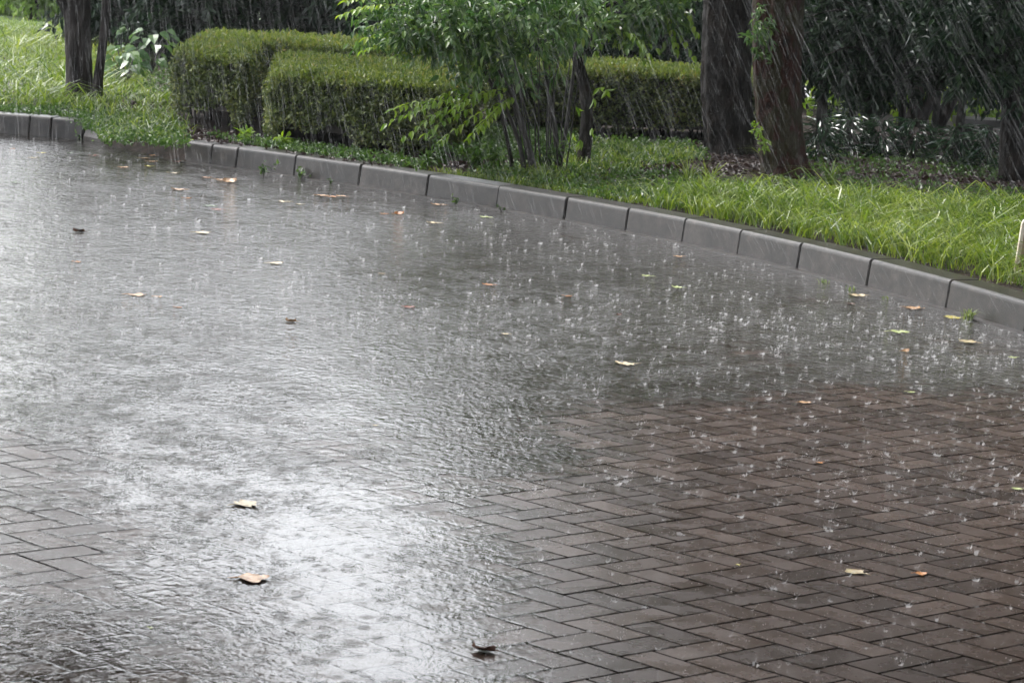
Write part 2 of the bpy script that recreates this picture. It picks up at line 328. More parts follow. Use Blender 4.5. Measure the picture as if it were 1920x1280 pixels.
# even block length along the fitted curve, keeping the observed bearings
def kx(y): return np.polyval(cf, y)
pts = []
for q in KP:
    d = ray(*q); b = d[0] / d[1]
    yy = np.linspace(11, 19.5, 3000); k = np.argmin(abs(kx(yy) - b * yy)); pts.append((kx(yy[k]), yy[k]))
KB = np.array(pts)
t = KB[-1] - KB[-2]; t /= np.linalg.norm(t)
ext = [KB[-1]]
for k in range(14):
    a = math.atan2(t[1], t[0]) + (0.02 if k < 5 else 0); t = np.array([math.cos(a), math.sin(a)]); ext.append(ext[-1] + t * .6)
KALL = np.array(list(KB) + ext[1:])
print('kerb pts', np.round(KALL, 2).tolist())
PROF = [(0.0, -.09), (0.0, -.002), (.013, .112), (.015, .121), (.020, .128), (.028, .132), (.165, .134), (.165, -.09)]
def kerb_block(a, b, name='kerb_stone', mat=None, gap=.006, prof=PROF, jit=.0035, end_low=None):
    a = np.array(a); b = np.array(b); T = (b - a) / np.linalg.norm(b - a); Nn = np.array([-T[1], T[0]])
    j = rng.normal(size=3) * jit; V = []
    steps = [(0, .004), (.004, 0), (1, 0), (1, .004)]
    Ls = np.linalg.norm(b - a)
    st = [gap / 2, gap / 2 + .006, Ls - gap / 2 - .006, Ls - gap / 2]
    for i, s in enumerate(st):
        ins = .005 if i in (0, 3) else 0
        for (o, z) in prof:
            zz = z - ins if z > 0 else z
            if end_low is not None and z > 0: zz = z * (1 - end_low * s / Ls)
            oo = o + (ins if o < .08 else -ins) + j[0]
            p = a + T * s + Nn * oo; V.append((p[0], p[1], zz + j[1] * .6))
    k = len(prof); Fq = []
    for i in range(3):
        for m in range(k): Fq.append((i * k + m, (i + 1) * k + m, (i + 1) * k + (m + 1) % k, i * k + (m + 1) % k))
    mb = MB().add(V, Fq); mb.Fs.append(np.array([list(range(k))])); mb.Fs.append(np.array([list(range(3 * k, 4 * k))[::-1]]))
    return mb.build(name, mat or m_kerb)
ordw = ['first', 'second', 'third', 'fourth', 'fifth', 'sixth', 'seventh', 'eighth', 'ninth', 'tenth', 'eleventh', 'twelfth', 'thirteenth', 'fourteenth']
for i in range(len(KALL) - 1):
    ob = kerb_block(KALL[i], KALL[i + 1])
    if i < 14:
        lb = {0: 'short grey kerb stone with rounded end at the weedy gap, beside wilted yellow weed',
              1: 'second kerb stone from the weedy gap, very short, in the wet grey kerb',
              13: 'grey kerb stone with the grass tuft at its foot, beside the pale post'}.get(i, 'wet grey concrete kerb stone, %s from the weedy gap' % ordw[i])
    else: lb = 'wet grey kerb stone further along, past the pale post'
    tag(ob, lb, 'kerb stone', 'kerb stones along the planted verge')
# thin concrete footing that shows as a pale line at the foot of the kerb
tt = np.gradient(KALL, axis=0); tt /= np.linalg.norm(tt, axis=1)[:, None]; nn = np.c_[-tt[:, 1], tt[:, 0]]
fo = MB(); q1 = KALL - nn * .045; q2 = KALL + nn * .004
m_ = len(KALL); V = np.r_[np.c_[q1, np.full(m_, -.02)], np.c_[q1 + nn * .004, np.full(m_, .006)], np.c_[q2, np.full(m_, .008)]]
Fq = [(r * m_ + i, r * m_ + i + 1, (r + 1) * m_ + i + 1, (r + 1) * m_ + i) for r in range(2) for i in range(m_ - 1)]
fo.add(V, Fq); tag(fo.build('kerb_footing', m_kerb), kind='structure')
# left kerb run and its dark end stone
LK = [at(155, 262)[:2]]; e0 = at(0, 250)[:2]; dl = (e0 - LK[0]); dl /= np.linalg.norm(dl)
xs = [0, .24, .40, 1.0, 1.6, 2.2, 2.8, 3.4, 4, 4.6, 5.2]
LKp = [LK[0] + dl * s for s in xs]
for i in range(len(xs) - 1):
    ob = kerb_block(LKp[i + 1], LKp[i])
    lb = ['short wet kerb stone next to the dark end stone', 'small kerb stone just left of the dark-stemmed tree base line', 'long grey kerb stone cut by the photo edge beside the bright meadow'][i] if i < 3 else 'grey kerb stone of the far run beyond the meadow corner'
    tag(ob, lb, 'kerb stone', 'kerb stones along the meadow')
ob = kerb_block(at(155, 262)[:2], at(197, 270)[:2] + np.array([.0, .05]), 'end_stone', m_kerbd, prof=[(0, -.09), (0, .03), (.03, .10), (.06, .125), (.10, .135), (.17, .12), (.2, .06), (.2, -.09)], end_low=.35)
tag(ob, 'dark rounded stone closing the far kerb at the weedy gap', 'stone')

# ------------------------------------------------------------------ paving
def film(X, Y):
    """depth of the rain water over the paving in mm; negative where the pavers only stay wet"""
    px = topx(np.c_[X, Y, np.zeros_like(X)]); x, y = px[:, 0], px[:, 1]
    e = np.full(len(X), 2.0)
    e += .5 * (np.sin(X * 5.1 + Y * 2.3) + np.sin(X * 2.7 - Y * 4.4 + 1))
    e -= 6.5 / (1 + np.exp(-(x - 1090 - (1000 - y) * .10) / 115)) / (1 + np.exp(-(y - 790) / 60))
    e -= 1.8 * np.exp(-((x - 40) / 260) ** 2 - ((y - 900) / 150) ** 2)
    e -= 1.9 * np.exp(-((x - 90) / 200) ** 2 - ((y - 1120) / 110) ** 2)
    e -= 1.3 * np.exp(-((x - 650) / 380) ** 2 - ((y - 880) / 70) ** 2)
    return e
ua = np.array([math.cos(PH), math.sin(PH)]); va = np.array([-math.sin(PH), math.cos(PH)])
cells = []
rg = np.arange(-160, 160)
I, J = np.meshgrid(rg, rg, indexing='ij'); K = (I - J) % 4
A_ = np.c_[I[K == 0], J[K == 0]]            # brick along u: cells i..i+2, j..j+1
B_ = np.c_[I[K == 3], J[K == 3]]            # brick along v: cells i..i+1, j..j+2
def bricks(base, du, dv):
    c = (base + np.array([du / 2, dv / 2])) * .1
    C = c[:, :1] * ua + c[:, 1:] * va + [OX, OY]
    yk = C[:, 1]; keep = (C[:, 1] > 3.5) & (C[:, 1] < 20.4) & (C[:, 0] > -5.2) & (C[:, 0] < 4.5)
    # road side of the kerb
    kxv = np.interp(C[:, 1], KALL[::-1, 1], KALL[::-1, 0]); keep &= (C[:, 0] < kxv + .03) | (C[:, 1] > KALL[0, 1])
    keep &= ~((C[:, 1] > KALL[0, 1] - .02) & (C[:, 1] - KALL[0, 1] > (KALL[0, 0] - C[:, 0]) * 1.62 + .6))
    keep &= C[:, 1] < 19.75
    C = C[keep]; n = len(C)
    hu, hv = du * .05 - .0027, dv * .05 - .0027
    z = -.0016 + rng.normal(size=n) * .0003
    tu, tv = rng.normal(size=n) * .0016, rng.normal(size=n) * .0016
    ch = .0017; ring = [(-1, -1), (1, -1), (1, 1), (-1, 1)]; V = []
    for (lu, lz) in ((ch, 0), (0, -ch * .8), (0, -.03)):
        for (a, b) in ring:
            oa, ob_ = a * (hu - lu), b * (hv - lu)
            P = C + oa * ua + ob_ * va
            V.append(np.c_[P, z + tu * oa + tv * ob_ + lz])
    V = np.stack(V, 1).reshape(-1, 3); i = np.arange(n)[:, None] * 12
    Fc = [i + [0, 1, 2, 3]]
    for l in (0, 4):
        for k in range(4): Fc.append(i + [l + k, l + 4 + k, l + 4 + (k + 1) % 4, l + (k + 1) % 4])
    return V, np.concatenate(Fc)
mb = MB(); mb.add(*bricks(A_, 2, 1)); mb.add(*bricks(B_, 1, 2))
pv_ = tag(mb.build('pavement', m_brick), kind='structure')
m_grime_shade = solid_mat('joint_grime_shade', [(.3, (.004, .0035, .003)), (.7, (.012, .010, .008))], 60, .95, 0, spec=0)  # paver sides and chamfers: joint dirt, with the joint's shade painted in
pv_.data.materials.append(m_grime_shade); mi = np.concatenate([np.r_[np.zeros(len(f) // 9, int), np.ones(len(f) - len(f) // 9, int)] for f in mb.Fs]); pv_.data.polygons.foreach_set('material_index', mi.astype(np.int32))
g = MB().add([(-300, -300, -.012), (300, -300, -.012), (300, 300, -.012), (-300, 300, -.012)], [(0, 1, 2, 3)])
tag(g.build('road_bed', m_bed), kind='structure')
gx, gy = np.meshgrid(np.linspace(-9, 6.5, 260), np.linspace(2, 20.4, 300), indexing='ij'); i = (np.arange(259)[:, None] * 300 + np.arange(299)[None]).reshape(-1, 1)
g = MB().add(np.c_[gx.ravel(), gy.ravel(), gx.ravel() * 0], i + [0, 300, 301, 1])
wt = tag(g.build('rain_water', m_water), kind='structure')
wa = wt.data.attributes.new('film', 'FLOAT', 'POINT'); wa.data.foreach_set('value', film(gx.ravel(), gy.ravel()).astype(np.float32))

# ------------------------------------------------------------------ planted ground behind the kerb
kb = KALL + nn * .15
bl = [(-120, 19.95), (-30, 19.95), (-12, 20.0), (-5, LKp[5][1] + .16), (LKp[2][0], LKp[2][1] + .16), (-2.90, 19.60), (-2.76, 19.30), (-2.58, 18.98), (-2.36, 18.62), (-2.16, 18.36)] + [tuple(q) for q in kb]
bl = np.array(bl); gap = np.array([0] * 5 + [.5, 1, 1, 1, 1] + [0] * len(kb))
u = np.r_[np.zeros(9), np.linspace(0, 1, len(bl) - 9)]
ang = R(92) - u * R(74)
dist = np.array([0, .06, .15, .3, .5, .8, 1.2, 1.8, 2.6, 4, 6, 10, 18, 40, 120, 600])
V = []
for k, d in enumerate(dist):
    P = bl + np.c_[np.cos(ang), np.sin(ang)] * d
    z = VZ - .012 + (.012 * np.sin(P[:, 0] * 3.1 + P[:, 1] * 1.7) + .008 * np.sin(P[:, 0] * 7 - P[:, 1] * 5)) * min(1, d / .3) * (d < 30)
    z = z * (1 - gap) + gap * (-.012 + (z + .012) * min(1, d / .6) ** .8)
    V.append(np.c_[P, z])
m_ = len(bl); Fq = [(r * m_ + i, r * m_ + i + 1, (r + 1) * m_ + i + 1, (r + 1) * m_ + i) for r in range(len(dist) - 1) for i in range(m_ - 1)]
tag(MB().add(np.concatenate(V), Fq).build('ground', m_soil, smooth=True), kind='structure')
# open lawn and path that catch light beyond the trees
def sheet(name, poly, z, mat):
    return tag(MB().add([(x, y, z) for x, y in poly], [tuple(range(len(poly)))]).build(name, mat), kind='structure')
sheet('lawn', [(-40, 33), (60, 33), (60, 120), (-40, 120)], VZ + .020, m_far)
sheet('path', [(2.2, 27.2), (30, 25.5), (30, 29), (2.2, 29.6)], VZ + .024, m_path)

# ------------------------------------------------------------------ grass and ground cover
def blades(P, hgt, wid, lean, r=rng):
    n = len(P); a = r.uniform(0, 2 * math.pi, n); D = np.c_[np.cos(a), np.sin(a), np.zeros(n)]
    f = r.uniform(0, math.pi, n); S = np.c_[np.cos(f), np.sin(f), np.zeros(n)]
    hgt = hgt[:, None]; wid = wid[:, None]; lean = lean[:, None]; out = []
    for t_, wf in ((0, .8), (.35, 1), (.7, .7)):
        c = P + D * lean * hgt * t_ ** 2 + np.array([0, 0, 1]) * hgt * (t_ - .25 * lean * t_ ** 3)
        out += [c - S * wid * wf / 2, c + S * wid * wf / 2]
    out.append(P + D * lean * hgt * 1.15 + np.array([0, 0, 1]) * hgt * (1 - .45 * lean))
    V = np.stack(out, 1).reshape(-1, 3); i = np.arange(n)[:, None] * 7
    return V, np.concatenate([i + [0, 1, 3, 2], i + [2, 3, 5, 4]]), i + [4, 5, 6]
def scatter_px(n, poly, z=VZ, r=rng):
    """points on the verge whose spread follows a ground polygon (corners named by where they lie in the photo)"""
    W = np.array([at(x, y, z)[:2] for x, y in poly]); lo, hi = W.min(0), W.max(0); out = np.zeros((0, 2))
    while len(out) < n:
        q = r.uniform(lo, hi, (n * 3, 2)); ins = np.zeros(len(q), bool); j = len(W) - 1
        for i in range(len(W)):
            a, b = W[i], W[j]; c = ((a[1] > q[:, 1]) != (b[1] > q[:, 1])) & (q[:, 0] < (b[0] - a[0]) * (q[:, 1] - a[1]) / (b[1] - a[1] + 1e-12) + a[0]); ins ^= c; j = i
        out = np.r_[out, q[ins]]
    return np.c_[out[:n], np.full(n, z - .01)]
def clumped(P, n, s, r=rng):
    k = r.integers(0, len(P), n); Q = P[k].copy(); Q[:, :2] += r.normal(size=(n, 2)) * s; return Q
gm = MB()
def grass(n, poly, h0, h1, wd=.005, lean=(.3, 1.1), clump=None, cs=.035):
    P = scatter_px(clump or n, poly)
    if clump: P = clumped(P, n, cs)
    hh = rng.uniform(h0, h1, len(P)) * (.7 + .5 * np.sin(P[:, 0] * 4 + P[:, 1] * 3) ** 2)
    V, a, b = blades(P, hh, rng.uniform(.6, 1.3, len(P)) * wd, rng.uniform(*lean, len(P)))
    n0 = gm.n; gm.add(V, a); gm.Fs.append(b + n0)
grass(13000, [(1180, 380), (1330, 372), (1500, 378), (1700, 398), (2000, 412), (2300, 470), (2300, 660), (1900, 535), (1600, 462), (1400, 418)], .08, .24, .0075, lean=(.4, 1.5), clump=900, cs=.035)
grass(4200, [(1100, 362), (1330, 342), (1540, 352), (2000, 392), (2000, 440), (1200, 384)], .04, .11, .006, lean=(.4, 1.4), clump=330)
grass(3000, [(940, 345), (1010, 310), (1090, 276), (1290, 282), (1300, 305), (1160, 330), (1060, 352)], .04, .12, .006, clump=330)
grass(3500, [(800, 322), (960, 322), (1300, 385), (1180, 378), (950, 342)], .02, .07, .0045)
grass(15000, [(-260, 30), (-260, 208), (60, 208), (140, 214), (200, 222), (230, 250), (335, 262), (340, 250), (300, 190), (230, 120), (230, 70), (-40, 40)], .05, .22, .009, lean=(.4, 1.5), clump=1300, cs=.055)
grass(1500, [(205, 262), (345, 266), (338, 235), (230, 225), (180, 228)], .04, .10, .006, lean=(.4, 1.4), clump=120, cs=.04)
grass(1500, [(1330, 385), (1500, 385), (1700, 398), (2000, 412), (2300, 470), (2300, 660), (1900, 525), (1600, 455), (1400, 415)], .18, .34, .010, lean=(.8, 1.9), clump=260, cs=.03)
grass(1400, [(-260, 60), (-260, 200), (60, 204), (140, 208), (200, 215), (230, 120), (-40, 50)], .16, .34, .012, lean=(.7, 1.8), clump=260, cs=.05)
tag(gm.build('grass', m_grass), 'wet yellow green grass growing on the verge and meadow', 'grass', kind='stuff')
# low broad leaved ground cover
P = np.concatenate([scatter_px(1500, [(880, 330), (960, 310), (1300, 330), (1300, 395), (1000, 350)]), scatter_px(900, [(1090, 262), (1300, 268), (1330, 300), (1100, 330)]),
                    scatter_px(1500, [(200, 266), (345, 275), (345, 230), (160, 205), (-50, 200), (0, 215), (130, 222)]), scatter_px(900, [(400, 262), (560, 290), (800, 322), (760, 300), (520, 268)]),
                    scatter_px(1300, [(1180, 365), (1550, 330), (2000, 365), (2000, 440), (1500, 420)]), scatter_px(1500, [(210, 70), (330, 90), (330, 200), (200, 190)]), scatter_px(2200, [(850, 305), (890, 235), (1080, 235), (1080, 300)]), scatter_px(700, [(1500, 325), (1900, 340), (2000, 300), (1500, 280)])])
P = clumped(P, 32000, .03); P[:, 2] += rng.uniform(0, .05, len(P))
cv = MB(); cv.add(*leafs(P, rdir(len(P), .1), rdir(len(P), 2.2), rng.uniform(.015, .04, len(P)), rng.uniform(.012, .028, len(P))))
tag(cv.build('ground_cover', m_weed), 'small round weed leaves carpeting the soil behind the kerb', 'weeds', kind='stuff')
P = np.concatenate([scatter_px(5000, [(1180, 330), (1300, 270), (1500, 250), (2100, 250), (2100, 375), (1600, 330)]), scatter_px(2500, [(330, 240), (345, 262), (700, 312), (980, 335), (1050, 300), (700, 280)]),
                    scatter_px(2500, [(1020, 330), (1130, 300), (1330, 320), (1250, 370), (1100, 355)]), scatter_px(1200, [(180, 205), (340, 235), (340, 180), (200, 170)])])
P[:, 2] += rng.uniform(.004, .02, len(P))
li = MB(); li.add(*leafs(P, rdir(len(P)) * [1, 1, .2], rdir(len(P), 2.5), rng.uniform(.03, .07, len(P)), rng.uniform(.02, .035, len(P))))
tag(li.build('leaf_litter', m_litter), 'brown and wine red fallen leaves covering the soil under the trees', 'leaf litter', kind='stuff')

# ------------------------------------------------------------------ hedges
def poly_area(p): x, y = p[:, 0], p[:, 1]; return .5 * np.sum(x * np.roll(y, -1) - y * np.roll(x, -1))
def inside(q, W):
    ins = np.zeros(len(q), bool); j = len(W) - 1
    for i in range(len(W)):
        a, b = W[i], W[j]; c = ((a[1] > q[:, 1]) != (b[1] > q[:, 1])) & (q[:, 0] < (b[0] - a[0]) * (q[:, 1] - a[1]) / (b[1] - a[1] + 1e-12) + a[0]); ins ^= c; j = i
    return ins
def hedge(poly, h, label, dens=9000, bottom=.12):
    W = np.array(poly, float)
    if poly_area(W) < 0: W = W[::-1]
    cen = W.mean(0); root = empty('hedge', (cen[0], cen[1], VZ), label, 'hedge', 'clipped hedges behind the kerb')
    # side leaves
    mb = MB(); mt = MB()
    for i in range(len(W)):
        a, b = W[i], W[(i + 1) % len(W)]; Ls = np.linalg.norm(b - a); T = (b - a) / Ls; No = np.array([T[1], -T[0]])
        nvis = 1.0 if No[1] < .3 else .35
        n = int(Ls * h * dens * nvis)
        s = rng.uniform(0, 1, n); z = rng.uniform(0, 1, n) ** .85
        cl = np.sin(s * Ls * 9 + z * 7) * .02 + np.sin(s * Ls * 23 - z * 15) * .012
        ragged = bottom * (1 + .6 * np.sin(s * Ls * 5) + .4 * np.sin(s * Ls * 17))
        zz = ragged + z * (h - ragged)
        rnd = -.06 * np.clip((zz / h - .72) / .28, 0, 1) ** 2 - .05 * np.clip(.35 - z, 0, 1)
        off = cl + rnd + rng.normal(size=n) * .020 - .012
        P = np.c_[a + T * s[:, None] * Ls + No * off[:, None], VZ + zz]
        Nn = norm(np.c_[np.tile(No, (n, 1)), np.full(n, .5)] + rng.normal(size=(n, 3)) * .65)
        mb.add(*leafs(P, rdir(n, -.1), Nn, rng.uniform(.020, .042, n), rng.uniform(.013, .024, n)))
    lo, hi = W.min(0) - .03, W.max(0) + .03; n = int((hi - lo).prod() * dens * 1.25)
    q = rng.uniform(lo, hi, (n, 2)); cW = cen + (W - cen) * 1.015; q = q[inside(q, cW)]; n = len(q)
    dE = np.full(n, 9.0)
    for i in range(len(W)):
        a, b = W[i], W[(i + 1) % len(W)]; T = b - a; tt_ = np.clip(((q - a) @ T) / (T @ T), 0, 1); dE = np.minimum(dE, np.linalg.norm(q - a - tt_[:, None] * T, axis=1))
    zt = h + .014 * np.sin(q[:, 0] * 6) * np.sin(q[:, 1] * 5) + .01 * np.sin(q[:, 0] * 19 + q[:, 1] * 3) * np.sin(q[:, 1] * 23) + rng.normal(size=n) * .016 - .035 * np.exp(-dE / .04)
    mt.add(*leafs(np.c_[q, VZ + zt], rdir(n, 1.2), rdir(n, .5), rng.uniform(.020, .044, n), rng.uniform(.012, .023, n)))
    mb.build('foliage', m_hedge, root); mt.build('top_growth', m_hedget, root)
    # twiggy dark interior
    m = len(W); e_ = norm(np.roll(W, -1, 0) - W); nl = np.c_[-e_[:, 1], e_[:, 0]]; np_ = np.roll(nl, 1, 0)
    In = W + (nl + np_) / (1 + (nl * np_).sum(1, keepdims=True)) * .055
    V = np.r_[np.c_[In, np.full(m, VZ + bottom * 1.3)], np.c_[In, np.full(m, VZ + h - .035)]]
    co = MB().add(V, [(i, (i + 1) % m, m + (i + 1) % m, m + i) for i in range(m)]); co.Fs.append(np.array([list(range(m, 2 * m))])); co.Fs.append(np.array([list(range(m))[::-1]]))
    n = int(abs(poly_area(W)) * 60); q = rng.uniform(lo, hi, (n, 2)); q = q[inside(q, In)][:90]
    for s in q:
        add_tube(co, [(s[0], s[1], VZ - .02), (s[0] + rng.normal() * .03, s[1] + rng.normal() * .03, VZ + bottom * 2)], [.009, .005], 4, rings=3)
    co.build('branches', m_core, root)
    return root
hedge([(-2.38, 19.72), (-1.85, 19.2), (-1.95, 21.4), (-.45, 21.6), (-.45, 22.9), (-2.55, 22.9)], .50, 'taller brownish clipped hedge standing behind and left of the front hedge', 9500, .10)
hedge([(-1.62, 18.52), (-.5, 17.95), (-.33, 20.7), (-1.8, 20.95)], .45, 'broad box-shaped clipped hedge with yellow green top, nearest the kerb', 11000, .08)
hedge([(-.25, 21.0), (1.75, 21.25), (1.85, 22.4), (-.25, 22.4)], .46, 'dark clipped hedge behind the thin-stemmed shrub, ending at the thick trunk', 7500, .05)

# ------------------------------------------------------------------ trees with trunks in view
def crown_cloud(cen, rad, n, L, W_, r=rng, shell=.5, clumps=40):
    cc = rdir(clumps, 0, r) * (r.uniform(shell, 1, (clumps, 1)) ** .6) * rad + cen
    k = r.integers(0, clumps, n); P = cc[k] + rdir(n, 0, r) * r.uniform(0, 1, (n, 1)) ** .5 * (np.mean(rad) * .32)
    return leafs(P, rdir(n, -.35, r), rdir(n, .8, r), r.uniform(.7, 1.3, n) * L, r.uniform(.7, 1.3, n) * W_)
def tree(name, label, cat, base, path, rad, mat, crown=None, cmat=None, group=None, branches=0, seg=28, ridges=14, rough=.06, rings=70, extra=None, leaf=(.1, .05), n=5000, clumps=40):
    root = empty(name, base, label, cat, group)
    mb = MB(); add_tube(mb, path, rad, seg, rough, rings=rings, ridges=ridges)
    # root flare
    if extra:
        for (p2, r2) in extra: add_tube(mb, p2, r2, 14, rough, rings=24, ridges=ridges)
    top = np.array(path[-1])
    lm = MB()
    if crown:
        for (c, rd) in crown:
            c = np.array(c); add_tube(mb, [top - [0, 0, .3], (top + c) / 2 + rng.normal(size=3) * .1, c], [rad[-1] * .8, rad[-1] * .5, rad[-1] * .2], 7, rings=8)
            lm.add(*crown_cloud(c, np.array(rd), n // len(crown), *leaf, clumps=clumps))
    mb.build('trunk', mat, root, smooth=True)
    if crown: lm.build('crown', cmat or m_crown, root)
    return root
# left tree
Y = 21.5; b0 = w(152, 192, Y); b0[2] = VZ
tree('tree', 'dark twin-stemmed tree beside the bright meadow at the far kerb', 'tree', b0,
     [w(150, 200, Y), w(149, 150, Y), w(146, 60, Y), w(144, -10, Y), w(140, -300, Y), w(150, -520, Y)], [.118, .098, .096, .094, .085, .07], m_bark3,
     crown=[((-3.6, 22.2, 4.8), (1.3, 1.3, .9)), ((-4.6, 21.4, 4.2), (1.0, 1.2, .8)), ((-3.0, 21.5, 5.6), (1.1, 1.2, .9)), ((-2.6, 22.0, 4.6), (.9, 1.0, .7)), ((-2.2, 21.8, 6.2), (1.0, 1.2, .8))], n=16000, leaf=(.15, .08),
     extra=[([w(183, 204, Y - .1), w(181, 165, Y - .1), w(188, 120, Y - .1), w(194, 70, Y - .05), w(199, 10, Y), w(210, -150, Y)], [.052, .040, .034, .034, .034, .025]),
            ([w(140, 70, Y), w(124, 22, Y), w(104, -18, Y - .1), w(60, -110, Y - .2)], [.03, .03, .026, .02])])
# thick trunk 1
Y = 20.0; b1 = w(1368, 288, Y); b1[2] = VZ
tree('tree', 'thick dark ridged trunk at the right end of the dark hedge', 'tree', b1,
     [w(1368, 300, Y), w(1366, 270, Y), w(1360, 150, Y), w(1363, 0, Y), w(1366, -200, Y), w(1380, -520, Y)], [.19, .165, .168, .158, .15, .12], m_bark,
     crown=[((1.6, 21, 5.2), (1.3, 1.5, 1.0)), ((2.6, 19.8, 6.0), (1.6, 1.6, 1.2)), ((1.9, 22.5, 6.6), (1.6, 1.6, 1.2))], n=8000, leaf=(.14, .08), seg=44, ridges=22)
Y = 18.4; b2 = w(1470, 322, Y); b2[2] = VZ
tree('tree', 'mossy reddish brown trunk with leafy shoots, standing in the long grass', 'tree', b2,
     [w(1474, 338, Y), w(1470, 310, Y), w(1460, 220, Y), w(1456, 120, Y), w(1459, 0, Y), w(1466, -220, Y), w(1490, -560, Y)], [.185, .145, .14, .150, .160, .14, .11], m_bark2,
     crown=[((2.3, 18.3, 4.4), (1.3, 1.4, .9)), ((3.2, 17.4, 5.0), (1.5, 1.5, 1.0)), ((2.7, 16.0, 5.2), (1.2, 1.5, .9)), ((3.8, 19.2, 5.6), (1.6, 1.6, 1.1))], n=9000, leaf=(.14, .08), seg=44, ridges=18)
def cloud(poly_ells, n, L, W_, mat, name, parent, droop=-.3, clump=.06, per=12, r=rng, six=False):
    """leaves gathered in sprays inside a set of ellipsoids ((centre),(radii),weight)"""
    mb = MB(); ws = np.array([e[2] for e in poly_ells], float); ws /= ws.sum()
    for (c, rd, _), wt in zip(poly_ells, ws):
        m = max(int(n * wt / per), 1)
        cc = np.array(c) + rdir(m, 0, r) * (r.uniform(0, 1, (m, 1)) ** .45) * np.array(rd)
        out = rdir(m, droop, r)
        k = np.repeat(np.arange(m), per); q = len(k)
        P = cc[k] + out[k] * r.uniform(0, clump * 2, (q, 1)) + r.normal(size=(q, 3)) * clump * .35
        D = norm(out[k] + r.normal(size=(q, 3)) * .6 + [0, 0, -.35]); Nn = norm(r.normal(size=(q, 3)) * .45 + [0, -.25, 1])
        mb.add(*(leafs6 if six else leafs)(P, D, Nn, r.uniform(.65, 1.25, q) * L, r.uniform(.7, 1.2, q) * W_))
    return mb.build(name, mat, parent)
# leafy shoots growing from the mossy trunk belong to it
r2_ = bpy.data.objects.get('tree.002')
cloud([(w(1430, 60, 18.2), (.08, .07, .20), 1)], 230, .05, .018, m_shrub, 'shoot', r2_, clump=.035)
cloud([(w(1424, 262, 18.2), (.035, .05, .09), 2)], 80, .035, .02, m_bright, 'shoot', r2_, clump=.025)

# ------------------------------------------------------------------ multi-stemmed shrub in front of the hedge
Ys = 17.3; bs = at(985, 322, VZ)
root = empty('shrub', bs, 'many-stemmed leafy shrub arching over the front hedge, beside the kerb', 'shrub')
st = MB()
for k in range(22):
    f = (k + .5) / 22; bx = 955 + f * 100 + rng.normal() * 5; tx = 780 + f * 370 + rng.normal() * 30; y0 = 322 - abs(f - .45) * 14
    dY = rng.uniform(-.35, .45); by = Ys + rng.uniform(-.05, .25)
    add_tube(st, [w(bx, y0, by), w(bx + (tx - bx) * .10 + rng.normal() * 4, 240, by + dY * .2), w(bx + (tx - bx) * .35 + rng.normal() * 6, 140, by + dY * .5), w(bx + (tx - bx) * .75, 30, by + dY * .8), w(tx, -90, by + dY)], [rng.uniform(.004, .007), .005, .004, .003, .002], 5, rings=12)
for (p_, r_2) in (([w(1002, 325, 17.25), w(992, 280, 17.25), w(975, 225, 17.2), w(965, 190, 17.2), w(930, 120, 17.1)], [.024, .02, .017, .014, .008]),
                  ([w(985, 322, 17.3), w(972, 260, 17.35), w(948, 200, 17.35), w(900, 120, 17.3), w(850, 40, 17.2)], [.015, .013, .010, .008, .005]),
                  ([w(1046, 310, 17.6), w(1042, 250, 17.6), w(1030, 180, 17.6), w(1012, 60, 17.6)], [.019, .016, .013, .01]),
                  ([w(1050, 312, 17.6), w(1062, 240, 17.6), w(1075, 140, 17.6), w(1085, 20, 17.6)], [.013, .012, .01, .007])):
    add_tube(st, p_, r_2, 8, .04, rings=20)
st.build('stems', m_stem, root, smooth=True)
cloud([(w(760, 40, 17.2), (.36, .45, .16), 3.0), (w(860, 35, 17.1), (.32, .5, .2), 3), (w(960, 40, 17.2), (.3, .5, .28), 3.2), (w(1040, 30, 17.3), (.28, .4, .28), 2), (w(800, 62, 17.0), (.28, .3, .08), 1.5),
       (w(930, 100, 17.2), (.2, .3, .12), .8), (w(880, 140, 17.1), (.14, .25, .08), .4), (w(990, 120, 17.3), (.18, .3, .14), .35), (w(1090, 60, 17.5), (.16, .3, .14), .3), (w(900, -60, 17.3), (.75, .7, .2), 2.0)], 6400, .062, .026, m_shrub, 'foliage', root, clump=.06, six=True)
# pale young sprays: leaflets hanging along arching shoots
sp = MB(); tw = MB()
def spray(p0, p1, sag, n, L, W_, mb=sp, tmb=tw, r=rng):
    p0 = np.array(p0); p1 = np.array(p1); s = np.linspace(0, 1, 7)[:, None]
    C = p0 * (1 - s) + p1 * s + np.array([0, 0, 1]) * (sag * 4 * s * (1 - s))
    add_tube(tmb, C, np.linspace(.003, .0012, 7), 4, rings=7)
    q = np.repeat(np.linspace(.08, 1, n), 2)[:, None]; P = p0 * (1 - q) + p1 * q + np.array([0, 0, 1]) * (sag * 4 * q * (1 - q))
    T = norm(p1 - p0); S = norm(np.cross(T, [0, 0, 1])); sg = np.tile([1, -1], n)[:, None]
    D = S * sg * .8 + T * .7 + [0, 0, -.45] + r.normal(size=(2 * n, 3)) * .18
    mb.add(*leafs6(P, D, np.array([0, -.15, 1.0]) + r.normal(size=(2 * n, 3)) * .25, r.uniform(.8, 1.15, 2 * n) * L, W_ * np.ones(2 * n)))
